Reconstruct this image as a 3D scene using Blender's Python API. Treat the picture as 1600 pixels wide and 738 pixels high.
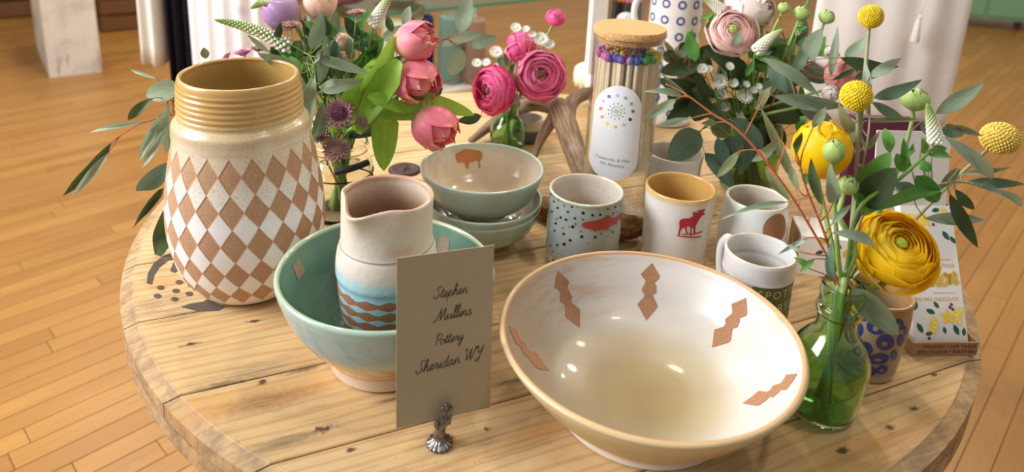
import bpy, bmesh, math, random
import numpy as np
from mathutils import Vector, Matrix, Euler, Quaternion
random.seed(7); np.random.seed(7)
for o in list(bpy.data.objects): bpy.data.objects.remove(o)
SC = bpy.context.scene
COL = SC.collection
PI = math.pi
# ------------------------------------------------------------------ camera
TZ = 0.75            # table top above the floor
HC = 0.5             # camera above the table top
FPX, PITCH, ROLL, PPY = 1135.73, math.radians(16.1424), math.radians(2.7761), 99.4
FW = np.array([0, math.cos(PITCH), -math.sin(PITCH)]); _rt = np.array([1., 0, 0]); _up = np.cross(_rt, FW)
RT = math.cos(ROLL)*_rt + math.sin(ROLL)*_up; UP = -math.sin(ROLL)*_rt + math.cos(ROLL)*_up
CAMP = np.array([0, 0, TZ+HC])
cd = bpy.data.cameras.new('camera'); cam = bpy.data.objects.new('camera', cd); COL.objects.link(cam)
cd.sensor_width = 36; cd.lens = FPX/1600*36; cd.shift_y = -(369-PPY)/1600; cd.clip_start = .02
cam.matrix_world = Matrix(((RT[0], UP[0], -FW[0], CAMP[0]), (RT[1], UP[1], -FW[1], CAMP[1]), (RT[2], UP[2], -FW[2], CAMP[2]), (0, 0, 0, 1)))
cd.dof.use_dof = True; cd.dof.focus_distance = .80; cd.dof.aperture_fstop = 4.8
SC.camera = cam
# ------------------------------------------------------------------ world, lights, exposure
W = bpy.data.worlds.new('room_light'); SC.world = W; W.use_nodes = True
W.node_tree.nodes['Background'].inputs[0].default_value = (.97, .98, 1.0, 1)
W.node_tree.nodes['Background'].inputs[1].default_value = .21
def area(name, loc, target, sx, sy, power, col):
    l = bpy.data.lights.new(name, 'AREA'); l.shape = 'RECTANGLE'; l.size = sx; l.size_y = sy; l.energy = power; l.color = col
    o = bpy.data.objects.new(name, l); COL.objects.link(o); o.location = loc
    o.rotation_euler = (Vector(target)-Vector(loc)).to_track_quat('-Z', 'Y').to_euler(); return o
area('window_daylight', (-2.6, .2, 2.3), (0, .9, .8), 1.6, 1.8, 104, (.94, .97, 1))
def bulb(name, loc, power, rad=.05, col=(1, .91, .76)):
    l = bpy.data.lights.new(name, 'POINT'); l.energy = power; l.shadow_soft_size = rad; l.color = col
    o = bpy.data.objects.new(name, l); COL.objects.link(o); o.location = loc
for i, (x, y, z) in enumerate([(.25, 2.3, 3.0), (1.5, 1.9, 3.0), (-.9, 2.6, 3.0), (.9, .4, 3.1), (-2.6, 4.2, 3.0), (2.6, 4.4, 3.0), (0, 4.0, 3.0), (-1.6, 3.0, 3.0), (1.9, 3.2, 3.0)]):  # last lamps listed are added, unseen, to brighten the rear floor
    bulb('ceiling_and_fill_lamp', (x, y, z), 27 if i < 4 else 52, .1)
vs = SC.view_settings
vs.view_transform = 'Standard'; vs.look = 'None'; vs.gamma = 1; vs.use_curve_mapping = False; vs.exposure = .62
CARD = (-.0445, .5265, .0206, .3954, .12, -.0292, .0857, .1548)
# ------------------------------------------------------------------ pixel helpers
def ray(x, y): return RT*(x-800)/FPX - UP*(y-PPY)/FPX + FW
def at(x, y, z=0.):                     # point at height z above the table top
    d = ray(x, y); t = (z-HC)/d[2]; return Vector((d[0]*t, d[1]*t, TZ+z))
def aty(x, y, Y):                       # point at distance Y
    d = ray(x, y); t = Y/d[1]; return Vector((d[0]*t, Y, CAMP[2]+d[2]*t))
def pxm(P): return FPX/float((np.array(P)-CAMP)@FW)      # pixels per metre at P
def fl(x, y): return at(x, y, -TZ)
# ------------------------------------------------------------------ nodes
class G:
    def __init__(s, name, rough=.5, metal=0, spec=.5, coat=0, trans=0):
        s.m = bpy.data.materials.new(name); s.m.use_nodes = True; s.t = s.m.node_tree
        s.b = s.t.nodes['Principled BSDF']; s.out = s.t.nodes['Material Output']
        s.b.inputs['Roughness'].default_value = rough; s.b.inputs['Metallic'].default_value = metal
        s.b.inputs['Specular IOR Level'].default_value = spec; s.b.inputs['Coat Weight'].default_value = coat
        s.b.inputs['Coat Roughness'].default_value = .06
        s.b.inputs['Transmission Weight'].default_value = trans
    def n(s, typ, props=None, **k):
        nd = s.t.nodes.new(typ)
        for a, v in (props or {}).items(): setattr(nd, a, v)
        for a, v in k.items():
            i = nd.inputs[int(a[1:])] if a[0] == '_' else nd.inputs[a.replace('_', ' ')]
            s.put(i, v)
        return nd
    def put(s, i, v):
        if hasattr(v, 'is_output'): s.t.links.new(v, i)
        else:
            if i.type == 'RGBA' and len(v) == 3: v = (*v, 1)
            i.default_value = v
    def ma(s, op, a, b=0., c=None, clamp=False):
        nd = s.t.nodes.new('ShaderNodeMath'); nd.operation = op; nd.use_clamp = clamp
        s.put(nd.inputs[0], a); s.put(nd.inputs[1], b)
        if c is not None: s.put(nd.inputs[2], c)
        return nd.outputs[0]
    def step(s, a, e0, e1):
        nd = s.n('ShaderNodeMapRange', {'interpolation_type': 'SMOOTHSTEP'}, _0=a, _1=e0, _2=e1); return nd.outputs[0]
    def mix(s, f, a, b, mode='MIX'):
        nd = s.t.nodes.new('ShaderNodeMix'); nd.data_type = 'RGBA'; nd.blend_type = mode
        s.put(nd.inputs[0], f); s.put(nd.inputs[6], a); s.put(nd.inputs[7], b); return nd.outputs[2]
    def ramp(s, f, stops, interp='LINEAR'):
        nd = s.t.nodes.new('ShaderNodeValToRGB'); r = nd.color_ramp; r.interpolation = interp
        while len(r.elements) > 1: r.elements.remove(r.elements[-1])
        r.elements[0].position = stops[0][0]; r.elements[0].color = (*stops[0][1], 1)
        for p, c in stops[1:]: e = r.elements.new(p); e.color = (*c, 1)
        s.put(nd.inputs[0], f); return nd.outputs[0]
    def obj(s): return s.n('ShaderNodeTexCoord').outputs['Object']
    def attr(s, name): return s.n('ShaderNodeAttribute', {'attribute_name': name}).outputs['Fac']
    def rnd(s): return s.n('ShaderNodeObjectInfo').outputs['Random']
    def map(s, vec, scale=(1, 1, 1), loc=(0, 0, 0), rot=(0, 0, 0)):
        return s.n('ShaderNodeMapping', None, Vector=vec, Scale=scale, Location=loc, Rotation=rot).outputs[0]
    def noise(s, vec, scale, detail=3, rough=.55, dist=0):
        return s.n('ShaderNodeTexNoise', None, Vector=vec, Scale=float(scale), Detail=float(detail), Roughness=rough, Distortion=float(dist)).outputs['Fac']
    def vor(s, vec, scale, feature='F1'):
        return s.n('ShaderNodeTexVoronoi', {'feature': feature}, Vector=vec, Scale=float(scale))
    def bump(s, h, strength=.3, dist=.002):
        nd = s.n('ShaderNodeBump', None, Strength=strength, Distance=dist, Height=h); s.put(s.b.inputs['Normal'], nd.outputs[0])
    def col(s, c): s.put(s.b.inputs['Base Color'], c); return s
    def ss(s, w, rad=(.004, .002, .001)): s.b.inputs['Subsurface Weight'].default_value = w; s.b.inputs['Subsurface Radius'].default_value = rad; s.b.inputs['Subsurface Scale'].default_value = .5; return s
def srgb(r, g, b):
    return tuple(((c/255/12.92) if c/255 <= .04045 else ((c/255+.055)/1.055)**2.4) for c in (r, g, b))
def flat(name, c, rough=.5, var=.0, scale=60, **k):
    g = G(name, rough, **k)
    if var:
        f = g.noise(g.obj(), scale, 4); g.col(g.mix(f, tuple(x*(1-var) for x in c), tuple(min(1, x*(1+var)) for x in c)))
    else: g.col((*c, 1))
    return g.m
# ------------------------------------------------------------------ mesh helpers
def crom(P, n=8):
    P = [np.array(p, float) for p in P]
    if len(P) < 3: return [P[0]+(P[1]-P[0])*i/n for i in range(n+1)]
    Q = [2*P[0]-P[1]]+P+[2*P[-1]-P[-2]]; out = []
    for i in range(1, len(Q)-2):
        for k in range(n):
            t = k/n; a, b, c, d = Q[i-1:i+3]
            out.append(.5*((2*b)+(-a+c)*t+(2*a-5*b+4*c-d)*t*t+(-a+3*b-3*c+d)*t**3))
    out.append(P[-1]); return out
class MB:
    def __init__(s): s.v = []; s.f = []; s.a = {}
    def add(s, V, F):
        o = len(s.v); s.v += [tuple(map(float, v)) for v in V]; s.f += [tuple(i+o for i in f) for f in F]; return o
    def box(s, c, d, rot=0):
        c = np.array(c); d = np.array(d)/2; V = []
        for z in (-1, 1):
            for x, y in ((-1, -1), (1, -1), (1, 1), (-1, 1)):
                X, Y = x*d[0], y*d[1]; V.append(c+(X*math.cos(rot)-Y*math.sin(rot), X*math.sin(rot)+Y*math.cos(rot), z*d[2]))
        s.add(V, [(3, 2, 1, 0), (4, 5, 6, 7), (0, 1, 5, 4), (1, 2, 6, 5), (2, 3, 7, 6), (3, 0, 4, 7)])
    def tube(s, pts, rad, n=8, cap=True, flat=1.0):
        pts = [np.array(p, float) for p in pts]; m = len(pts)
        if not hasattr(rad, '__len__'): rad = [rad]*m
        rad = np.interp(np.linspace(0, 1, m), np.linspace(0, 1, len(rad)), rad)
        V = []; ref = None
        for i in range(m):
            t = pts[min(i+1, m-1)]-pts[max(i-1, 0)]; t = t/(np.linalg.norm(t)+1e-12)
            if ref is None: ref = np.array([0, 0, 1.]) if abs(t[2]) < .9 else np.array([1., 0, 0])
            ref = ref-t*(ref@t); ref /= np.linalg.norm(ref)+1e-12; b = np.cross(t, ref)
            for k in range(n):
                a = 2*PI*k/n; V.append(pts[i]+rad[i]*(math.cos(a)*ref*flat+math.sin(a)*b))
        F = [(i*n+k, i*n+(k+1) % n, (i+1)*n+(k+1) % n, (i+1)*n+k) for i in range(m-1) for k in range(n)]
        if cap: F += [tuple(range(n-1, -1, -1)), tuple((m-1)*n+k for k in range(n))]
        s.add(V, F)
    def lathe(s, prof, n=48, c=(0, 0, 0), wob=None):
        m = len(prof); V = []; idx = []
        for i, p in enumerate(prof):
            r, z = p[0], p[1]
            if r < 1e-6: idx.append([len(V)]*n); V.append((c[0], c[1], c[2]+z)); continue
            row = []
            for k in range(n):
                a = 2*PI*k/n; rr = r*(1+(wob(a, z) if wob else 0)); row.append(len(V)); V.append((c[0]+rr*math.cos(a), c[1]+rr*math.sin(a), c[2]+z))
            idx.append(row)
        F = []
        for i in range(m-1):
            A, B = idx[i], idx[i+1]
            for k in range(n):
                q = [A[k], A[(k+1) % n], B[(k+1) % n], B[k]]; u = []
                for x in q:
                    if x not in u: u.append(x)
                if len(u) > 2: F.append(tuple(u))
        s.add(V, F); return idx
    def ball(s, c, r, n=8, m=6, sc=(1, 1, 1)):
        prof = [(r*math.sin(PI*i/m), -r*math.cos(PI*i/m)) for i in range(m+1)]; prof[0] = (0, -r); prof[-1] = (0, r)
        t = MB(); t.lathe(prof, n); s.add([(c[0]+v[0]*sc[0], c[1]+v[1]*sc[1], c[2]+v[2]*sc[2]) for v in t.v], t.f)
    def mesh(s, name, mat, smooth=True):
        me = bpy.data.meshes.new(name); me.from_pydata(s.v, [], s.f)
        if smooth: me.polygons.foreach_set('use_smooth', [True]*len(me.polygons))
        if mat: me.materials.append(mat)
        for k, vals in s.a.items():
            at_ = me.attributes.new(k, 'FLOAT', 'POINT'); at_.data.foreach_set('value', vals)
        me.update(); return me
    def build(s, name, mat, parent=None, smooth=True, loc=None):
        o = bpy.data.objects.new(name, s.mesh(name, mat, smooth)); COL.objects.link(o)
        if parent: o.parent = parent
        if loc is not None: o.location = loc
        return o
def link(o, parent=None):
    COL.objects.link(o)
    if parent: o.parent = parent
    return o
def tag(o, label=None, cat=None, group=None, kind=None):
    if label: o['label'] = label
    if cat: o['category'] = cat
    if group: o['group'] = group
    if kind: o['kind'] = kind
    return o
def thing(name, label, cat, loc=(0, 0, 0), rz=0, group=None):
    o = bpy.data.objects.new(name, None); o.empty_display_size = .02; COL.objects.link(o); o.location = loc; o.rotation_euler = (0, 0, rz)
    return tag(o, label, cat, group)
def sharp(o, ang=35):
    m = o.modifiers.new('edge_split', 'EDGE_SPLIT'); m.split_angle = math.radians(ang); return o
# pots: outer control profile -> closed wall
def pot(outer, t=.004, floor=None, sub=5, ribs=None, bowl=0):
    op = [tuple(p) for p in crom(outer, sub)]
    ip = list(op)
    if ribs: op = [(r+ribs(z), z) for r, z in op]
    op = [(max(r, 0), z) for r, z in op]
    rt_, zt = op[-1]; floor = floor if floor is not None else t*1.3
    lip = [(rt_-t/2+t/2*math.cos(a), zt+t/2*math.sin(a)) for a in (PI*.25, PI*.5, PI*.75)]
    inn = [(r-t, z) for r, z in ip if z > floor+t*.6 and r > t*1.5][::-1]
    rf = inn[-1][0]
    inn += [(rf*.97, floor+t*.25), (rf*.8, floor), (rf*.4, floor-.0004), (0, floor-.0005)]
    if bowl:
        inn = [p for p in [(r-t, z) for r, z in ip][::-1] if p[1] > zt*bowl]; r1, z1 = inn[-1]; dz = z1-floor
        inn += [tuple(p) for p in crom([inn[-1], (r1*.80, floor+dz*.50), (r1*.52, floor+dz*.16), (r1*.25, floor+dz*.03), (0, floor)], 5)[1:]]
    full = [(0, op[0][1])]+op+lip+inn
    return full, op, inn, len(op)+2
def pot_mesh(mb, full, nl, n=72, wob=None, rows=None, rowu=None):
    idx = mb.lathe(full, n, wob=wob); zt = max(p[1] for p in full); pv = [0]*len(mb.v); pr = [0]*len(mb.v)
    for i, row in enumerate(idx):
        z = full[i][1]; v = z/zt if i <= nl else 2-z/zt
        for j in row:
            pv[j] = v
            if rows: pr[j] = float(np.interp(z, rows[0], rows[1])) if i <= nl else -5
    mb.a['pv'] = pv
    if rows: mb.a['pr'] = pr
# flat polygon set -> fine mesh, mapped by a function (x,y)->xyz
def poly_bm(loops, step=.004):
    bm = bmesh.new()
    E = []
    for lp in loops:
        vs_ = [bm.verts.new((p[0], p[1], 0)) for p in lp]
        E += [bm.edges.new((vs_[i], vs_[(i+1) % len(vs_)])) for i in range(len(vs_))]
    bmesh.ops.triangle_fill(bm, edges=E, use_beauty=True, use_dissolve=False, normal=(0, 0, 1))
    return cut_bm(bm, step)
def cut_bm(bm, step):
    if step:
        xs = [v.co.x for v in bm.verts]; ys = [v.co.y for v in bm.verts]
        for ax, lo, hi in ((0, min(xs), max(xs)), (1, min(ys), max(ys))):
            k = math.floor(lo/step)+1
            while k*step < hi:
                no = (1, 0, 0) if ax == 0 else (0, 1, 0)
                bmesh.ops.bisect_plane(bm, geom=bm.verts[:]+bm.edges[:]+bm.faces[:], plane_co=Vector(no)*(k*step), plane_no=no); k += 1
    return bm
def bm_map(bm, fn, name, mat, parent):
    for v in bm.verts: v.co = Vector(fn(v.co.x, v.co.y))
    me = bpy.data.meshes.new(name); bm.to_mesh(me); bm.free()
    me.polygons.foreach_set('use_smooth', [True]*len(me.polygons)); me.materials.append(mat)
    return link(bpy.data.objects.new(name, me), parent)
def text_bm(body, size, step=0, spacing=1.0, align='CENTER'):
    c = bpy.data.curves.new('lettering', 'FONT'); c.body = body; c.size = size; c.align_x = align; c.align_y = 'CENTER'; c.space_character = spacing; c.resolution_u = 3
    o = bpy.data.objects.new('lettering', c); COL.objects.link(o); bpy.context.view_layer.update()
    me = bpy.data.meshes.new_from_object(o.evaluated_get(bpy.context.evaluated_depsgraph_get()))
    bm = bmesh.new(); bm.from_mesh(me); bpy.data.objects.remove(o); bpy.data.curves.remove(c); bpy.data.meshes.remove(me)
    return cut_bm(bm, step)
def outside(op, a0, z0, off=.0003, rref=None, wob=None):
    zz = [p[1] for p in op]; rr = [p[0] for p in op]; rref = rref or float(np.interp(z0, zz, rr))
    def fn(x, y):
        z = z0+y; a = a0+x/rref; r = float(np.interp(z, zz, rr))*(1+(wob(a, z) if wob else 0))+off; return (r*math.cos(a), r*math.sin(a), z)
    return fn
def pix_out(C, op, loops, name, mat, parent, off=.0003, step=.004, wob=None):
    """outlines given in photograph pixels, laid onto the outer wall of a pot standing at C"""
    zz = [p[1] for p in op]; rr = [p[0] for p in op]; a0 = math.atan2(-C[1], -C[0]); rref = max(rr); L = []
    for lp in loops:
        q = []
        for (x, y) in lp:
            d = ray(x, y); r = rref; o = CAMP-np.array(C)
            for it in range(5):
                A = d[0]**2+d[1]**2; B = o[0]*d[0]+o[1]*d[1]; D = B*B-A*(o[0]**2+o[1]**2-r*r); t = (-B-math.sqrt(max(D, 0)))/A
                P = o+d*t; r = float(np.interp(P[2], zz, rr))
            a = (math.atan2(P[1], P[0])-a0+PI) % (2*PI)-PI; q.append((a*rref, P[2]))
        L.append(q)
    if step is None: return L, a0, rref
    return bm_map(poly_bm(L, step), outside(op, a0, 0, off, rref, wob), name, mat, parent)
def pix_in(C, inn, loops, name, mat, parent, off=.0004, step=.004, wob=None):
    """outlines in photograph pixels, laid onto the inner wall of a bowl standing at C"""
    P_ = np.array(inn)[::-1]; keep = np.r_[True, np.diff(P_[:, 1]) > 1e-6]; P_ = P_[keep]; D_ = np.array(inn); ds = np.r_[0, np.cumsum(np.hypot(*np.diff(D_, axis=0).T))]; L = []; A0 = None
    for lp in loops:
        q = []
        for (x, y) in lp:
            d = ray(x, y); o = CAMP-np.array(C); t0 = (P_[-1, 1]-o[2])/d[2]; hit = None
            for k in range(600):
                p = o+d*(t0+k*.0006); rho = math.hypot(p[0], p[1])
                if rho > np.interp(p[2], P_[:, 1], P_[:, 0]) or p[2] < P_[0, 1]: hit = p; break
            s_ = float(np.interp(-hit[2], -D_[:, 1], ds)); a = math.atan2(hit[1], hit[0])
            if A0 is None: A0 = a
            q.append((-((a-A0+PI) % (2*PI)-PI)*.06, s_))
        L.append(q)
    f0 = inside(inn, 0, off, wob)
    def fn(x, y):
        P = f0(0, y, A0-x/.06); return P
    return bm_map(poly_bm(L, step), fn, name, mat, parent)
def inside(inn, a0, off=.0003, wob=None):          # y = distance from the lip down the inner wall, x to the viewer's right
    P = np.array(inn); d = np.r_[0, np.cumsum(np.hypot(*np.diff(P, axis=0).T))]
    def fn(x, y, ang=None):
        r = np.interp(y, d, P[:, 0]); z = np.interp(y, d, P[:, 1]); r2 = np.interp(y+.001, d, P[:, 0]); z2 = np.interp(y+.001, d, P[:, 1])
        t = np.array([r2-r, z2-z]); t /= np.linalg.norm(t)+1e-9; r_ = r+off*t[1]; z_ = z-off*t[0]
        a = ang if ang is not None else a0-x/max(r, .01); r_ = r_*(1+(wob(a, z_) if wob else 0)); return (r_*math.cos(a), r_*math.sin(a), z_)
    return fn
def circle(cx, cy, r, n=20, ry=None, rot=0):
    ry = ry or r; o = []
    for k in range(n):
        x, y = r*math.cos(2*PI*k/n), ry*math.sin(2*PI*k/n); o.append((cx+x*math.cos(rot)-y*math.sin(rot), cy+x*math.sin(rot)+y*math.cos(rot)))
    return o
# ================================================================== FLOOR
def mat_floor():
    g = G('oak_floor', .32, spec=.45)
    ob = g.obj(); t = g.ma('FRACT', g.ma('ADD', g.rnd(), g.attr('bt')))
    off = g.n('ShaderNodeCombineXYZ', None, _0=g.ma('MULTIPLY', t, 37.), _1=g.ma('MULTIPLY', t, 11.), _2=0.).outputs[0]
    v = g.n('ShaderNodeVectorMath', {'operation': 'ADD'}, _0=ob, _1=off).outputs[0]
    gr = g.noise(g.map(v, (3, 70, 70)), 1.6, 5, .6)
    big = g.noise(g.map(v, (1.2, 9, 9)), 1.2, 2)
    c = g.ramp(t, [(0, srgb(156, 108, 48)), (.3, srgb(166, 118, 56)), (.6, srgb(150, 102, 44)), (.8, srgb(172, 124, 60)), (1, srgb(158, 110, 48))])
    c = g.mix(g.ma('MULTIPLY', g.step(gr, .45, .75), .55), c, srgb(150, 98, 46)); c = g.mix(g.ma('MULTIPLY', g.step(big, .5, .8), .35), c, srgb(196, 146, 78))
    g.col(c); g.put(g.b.inputs['Roughness'], g.ma('ADD', .28, g.ma('MULTIPLY', gr, .2))); g.bump(gr, .08, .0006); return g.m
M_floor = mat_floor()
floor = MB(); floor.box((.7, 4, -.025), (13, 12, .03)); floor = floor.build('floor', flat('subfloor', srgb(120, 80, 44), .7), None, False); tag(floor, kind='structure')
FA = math.radians(47); BW = .057
def proj(P):
    d = np.array(P)-CAMP; w = d@FW; return (800+FPX*(d@RT)/w, PPY-FPX*(d@UP)/w) if w > .05 else (9999, 9999)
boards = []; rs = random.Random(3)
ux, uy = math.cos(FA), math.sin(FA)
for k in range(-110, 120):
    o = k*BW; s = -9+rs.random()*1.2
    while s < 13:
        L = rs.choice((.6, .9, 1.2, 1.5, .9)); m = s+L/2; x, y = ux*m-uy*o, uy*m+ux*o
        if -5.3 < x < 6.7 and -1.6 < y < 9.6: boards.append((x, y, L, rs.random()))
        s += L
def inview(b):
    return any(-60 < p[0] < 1660 and -40 < p[1] < 790 for p in [proj((b[0]+ux*q, b[1]+uy*q, 0)) for q in (-b[2]/2, 0, b[2]/2)])
vis = [b for b in boards if inview(b)]; vis.sort(key=lambda b: b[1]); near = set(vis[:290])
bm_cache = {}
for b in vis[:290]:
    if b[2] not in bm_cache:
        m = MB(); L = b[2]/2-.0006; w = BW/2-.0006
        m.add([(-L, -w, -.0095), (L, -w, -.0095), (L, w, -.0095), (-L, w, -.0095), (-L, -w, -.0008), (L, -w, -.0008), (L, w, -.0008), (-L, w, -.0008), (-L+.001, -w+.001, 0), (L-.001, -w+.001, 0), (L-.001, w-.001, 0), (-L+.001, w-.001, 0)],
              [(0, 1, 5, 4), (1, 2, 6, 5), (2, 3, 7, 6), (3, 0, 4, 7), (4, 5, 9, 8), (5, 6, 10, 9), (6, 7, 11, 10), (7, 4, 8, 11), (8, 9, 10, 11)])
        bm_cache[b[2]] = m.mesh('floorboard', M_floor, False)
    o = link(bpy.data.objects.new('floorboard', bm_cache[b[2]]), floor); o.location = (b[0], b[1], 0); o.rotation_euler = (0, 0, FA)
m = MB(); bt = []
for b in boards:
    if b in near: continue
    L = b[2]/2-.0006; w = BW/2-.0006
    c, s_ = ux, uy; V = []
    for z in (-.0095, 0):
        for x, y in ((-L, -w), (L, -w), (L, w), (-L, w)):
            # local frame: rotated back by the object rotation
            px_, py_ = b[0]*c+b[1]*s_, -b[0]*s_+b[1]*c; V.append((px_+x, py_+y, z))
    m.add(V, [(4, 5, 6, 7), (0, 1, 5, 4), (1, 2, 6, 5), (2, 3, 7, 6), (3, 0, 4, 7)]); bt += [b[3]]*8
m.a['bt'] = bt
o = m.build('floorboards', M_floor, floor, False); o.rotation_euler = (0, 0, FA); tag(o, kind='stuff')
# ================================================================== TABLE
TC = Vector((.0574, .9713, TZ)); TR = .5533; TA = math.radians(24)
def tl(P):                      # world -> table local
    d = Vector(P)-TC; return (d.x*math.cos(TA)+d.y*math.sin(TA), -d.x*math.sin(TA)+d.y*math.cos(TA))
KN = [((410, 597), .006, .005, 1), ((505, 671), .009, .006, 1), ((548, 703), .006, .003, 1), ((395, 502), .011, .003, 1), ((298, 538), .012, .003, 1), ((761, 671), .004, .003, 1), ((612, 624), .02, .0028, .9), ((1460, 586), .008, .003, 1),
      ((1428, 638), .007, .0035, 1), ((1390, 668), .007, .0035, 1), ((1318, 705), .008, .005, 1), ((476, 578), .022, .004, .9), ((415, 628), .05, .016, .5), ((350, 600), .028, .006, .7), ((270, 500), .03, .003, .6), ((800, 596), .022, .0035, .9), ((1250, 448), .02, .005, .7),
      ((930, 690), .009, .002, .9), ((445, 690), .05, .007, .55), ((560, 560), .05, .012, .35), ((255, 470), .05, .02, .35), ((1040, 722), .02, .004, .8), ((860, 345), .03, .004, .6), ((1130, 410), .03, .004, .7)]
def mat_pine(knots=True):
    g = G('weathered_pine', .62, spec=.25)
    ob = g.obj(); t = g.rnd()
    off = g.n('ShaderNodeCombineXYZ', None, _0=g.ma('MULTIPLY', t, 5.), _1=0., _2=g.ma('MULTIPLY', t, 7.)).outputs[0]
    v = g.n('ShaderNodeVectorMath', {'operation': 'ADD'}, _0=ob, _1=off).outputs[0]
    wp = g.noise(g.map(v, (.9, 7, 7)), 1.5, 2); fine = g.noise(g.map(v, (9, 300, 200)), 1.4, 5, .65)
    sx_ = g.n('ShaderNodeSeparateXYZ', None, Vector=ob); yy = g.n('ShaderNodeSeparateXYZ', None, Vector=v).outputs[1]
    ring = g.ma('SINE', g.ma('ADD', g.ma('MULTIPLY', yy, 520.), g.ma('MULTIPLY', wp, 34.)))
    ring = g.step(ring, .35, 1.)
    c = g.mix(t, srgb(216, 184, 136), srgb(204, 168, 118))
    c = g.mix(g.ma('MULTIPLY', ring, .45), c, srgb(178, 130, 80)); c = g.mix(g.ma('MULTIPLY', g.step(fine, .48, .75), .45), c, srgb(176, 138, 96))
    amb = g.step(g.noise(g.map(ob, (1.1, 6, 1)), 3., 2), .54, .70); c = g.mix(g.ma('MULTIPLY', amb, .55), c, srgb(196, 138, 74))
    wz = g.ma('MULTIPLY', g.step(g.noise(g.map(ob, (3.4, 15, 1)), 2.2, 5, .6), .5, .72), g.step(fine, .36, .6))
    c = g.mix(g.ma('MULTIPLY', wz, .75), c, srgb(132, 108, 84))
    sp = g.ma('MULTIPLY', g.step(g.noise(ob, 420, 2), .66, .72), g.step(g.noise(ob, 11, 2), .5, .62)); c = g.mix(g.ma('MULTIPLY', sp, .8), c, srgb(78, 58, 42))
    # worn, greyed bevel all round the rim
    rad = g.ma('SQRT', g.ma('ADD', g.ma('POWER', sx_.outputs[0], 2.), g.ma('POWER', sx_.outputs[1], 2.)))
    ed = g.ma('MULTIPLY', g.step(rad, TR-.016, TR-.012), g.ma('ADD', .3, g.ma('MULTIPLY', g.step(g.noise(ob, 45, 5, .7), .4, .64), .5)))
    c = g.mix(ed, c, srgb(134, 108, 84))
    if knots:
        ns = g.noise(ob, 160, 3); acc = {}
        st_ = g.step(g.noise(g.map(v, (22, 330, 1)), 1.3, 4, .7), .36, .62)
        for (p, sx, sy, k) in KN:
            x, y = tl(at(*p)); q = g.map(ob, (1/sx, 1/sy, 0), (-x/sx, -y/sy, 0))
            d = g.n('ShaderNodeVectorMath', {'operation': 'LENGTH'}, _0=q).outputs[1]; kk = k >= 1
            mk = g.ma('SUBTRACT', 1., g.step(g.ma('ADD', d, g.ma('MULTIPLY', g.ma('SUBTRACT', ns, .5), 2.6 if kk else 1.2)), .25 if kk else .1, 1.05 if kk else 1.3))
            if not kk: mk = g.ma('MULTIPLY', mk, float(k))
            acc[kk] = g.ma('MAXIMUM', acc[kk], mk) if kk in acc else mk
        c = g.mix(g.ma('MULTIPLY', acc[False], g.ma('ADD', .5, g.ma('MULTIPLY', st_, .5))), c, srgb(76, 62, 54))
        c = g.mix(g.ma('MULTIPLY', acc[True], .9), c, srgb(70, 48, 36))
    g.col(c); g.bump(g.ma('ADD', fine, g.ma('MULTIPLY', ring, .4)), .3, .0008); return g.m
M_pine = mat_pine(True); M_pine2 = mat_pine(False); M_pine2.name = 'sawn_pine'
table = thing('spool_table', 'round cable-spool table of weathered pine planks carrying all the pottery', 'table', (TC.x, TC.y, 0), TA)
def strip(R, y0, y1, n=26):
    y0 = max(y0, -R+1e-4); y1 = min(y1, R-1e-4)
    def arc(a, b): return [(R*math.cos(a+(b-a)*i/n), R*math.sin(a+(b-a)*i/n)) for i in range(n+1)]
    a0, a1 = math.asin(y0/R), math.asin(y1/R); return arc(a0, a1)+arc(PI-a1, PI-a0)
def plank(y0, y1, zt, zb, bev, parent, name, mat, rot=0):
    dz = rs.uniform(-.0006, .0004) if zt == TZ else 0
    # same parameterisation for all rings
    def ringpts(R, inset): return strip(R, y0+inset+.0004, y1-inset-.0004)
    rings = [(ringpts(TR-bev, .0016), zt+min(dz, 0)), (ringpts(TR-bev*.92, .0004), zt-.001+min(dz, 0)), (ringpts(TR, .0004), zt-bev*.42), (ringpts(TR, .0004), zb)]
    n = len(rings[0][0]); m = MB(); m.add([(x, y, z) for P, z in rings for x, y in P], [tuple(range(n)), tuple(range(4*n-1, 3*n-1, -1))]+[(i*n+k, i*n+(k+1) % n, (i+1)*n+(k+1) % n, (i+1)*n+k) [::-1] for i in range(3) for k in range(n)])
    o = m.build(name, mat, parent, False); o.rotation_euler = (0, 0, rot); return o
OFF = .864
seams = [-TR, .405-OFF, .522-OFF, .633-OFF, .764-OFF, .885-OFF, 1.005-OFF, 1.125-OFF, 1.25-OFF, 1.345-OFF, TR]
for a, b in zip(seams[:-1], seams[1:]): plank(a, b, TZ, TZ-.0215, .014, table, 'plank', M_pine)
for k in range(9): plank(-TR+k*2*TR/9, -TR+(k+1)*2*TR/9, TZ-.0225, TZ-.044, .002, table, 'lower_plank', M_pine2, PI/2)
m = MB(); m.lathe([(0, .045), (.2, .045), (.2, TZ-.0445), (0, TZ-.0445)], 48); sharp(m.build('drum', M_pine2, table))
m = MB(); m.lathe([(0, 0), (.5, 0), (.5, .0448), (0, .0448)], 64); sharp(m.build('bottom_flange', M_pine2, table))
# dark steel bolt plate set into the top
P = at(632, 266); x, y = tl(P); m = MB(); m.lathe([(.026, 0), (.026, .002), (.022, .004), (.016, .0042), (.014, .0015), (.006, .0015), (.0055, .006), (0, .0065)], 28, (x, y, TZ)); m.build('bolt_plate', flat('rusty_steel', srgb(70, 52, 46), .5, .4, 90, metal=.5), table)
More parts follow.
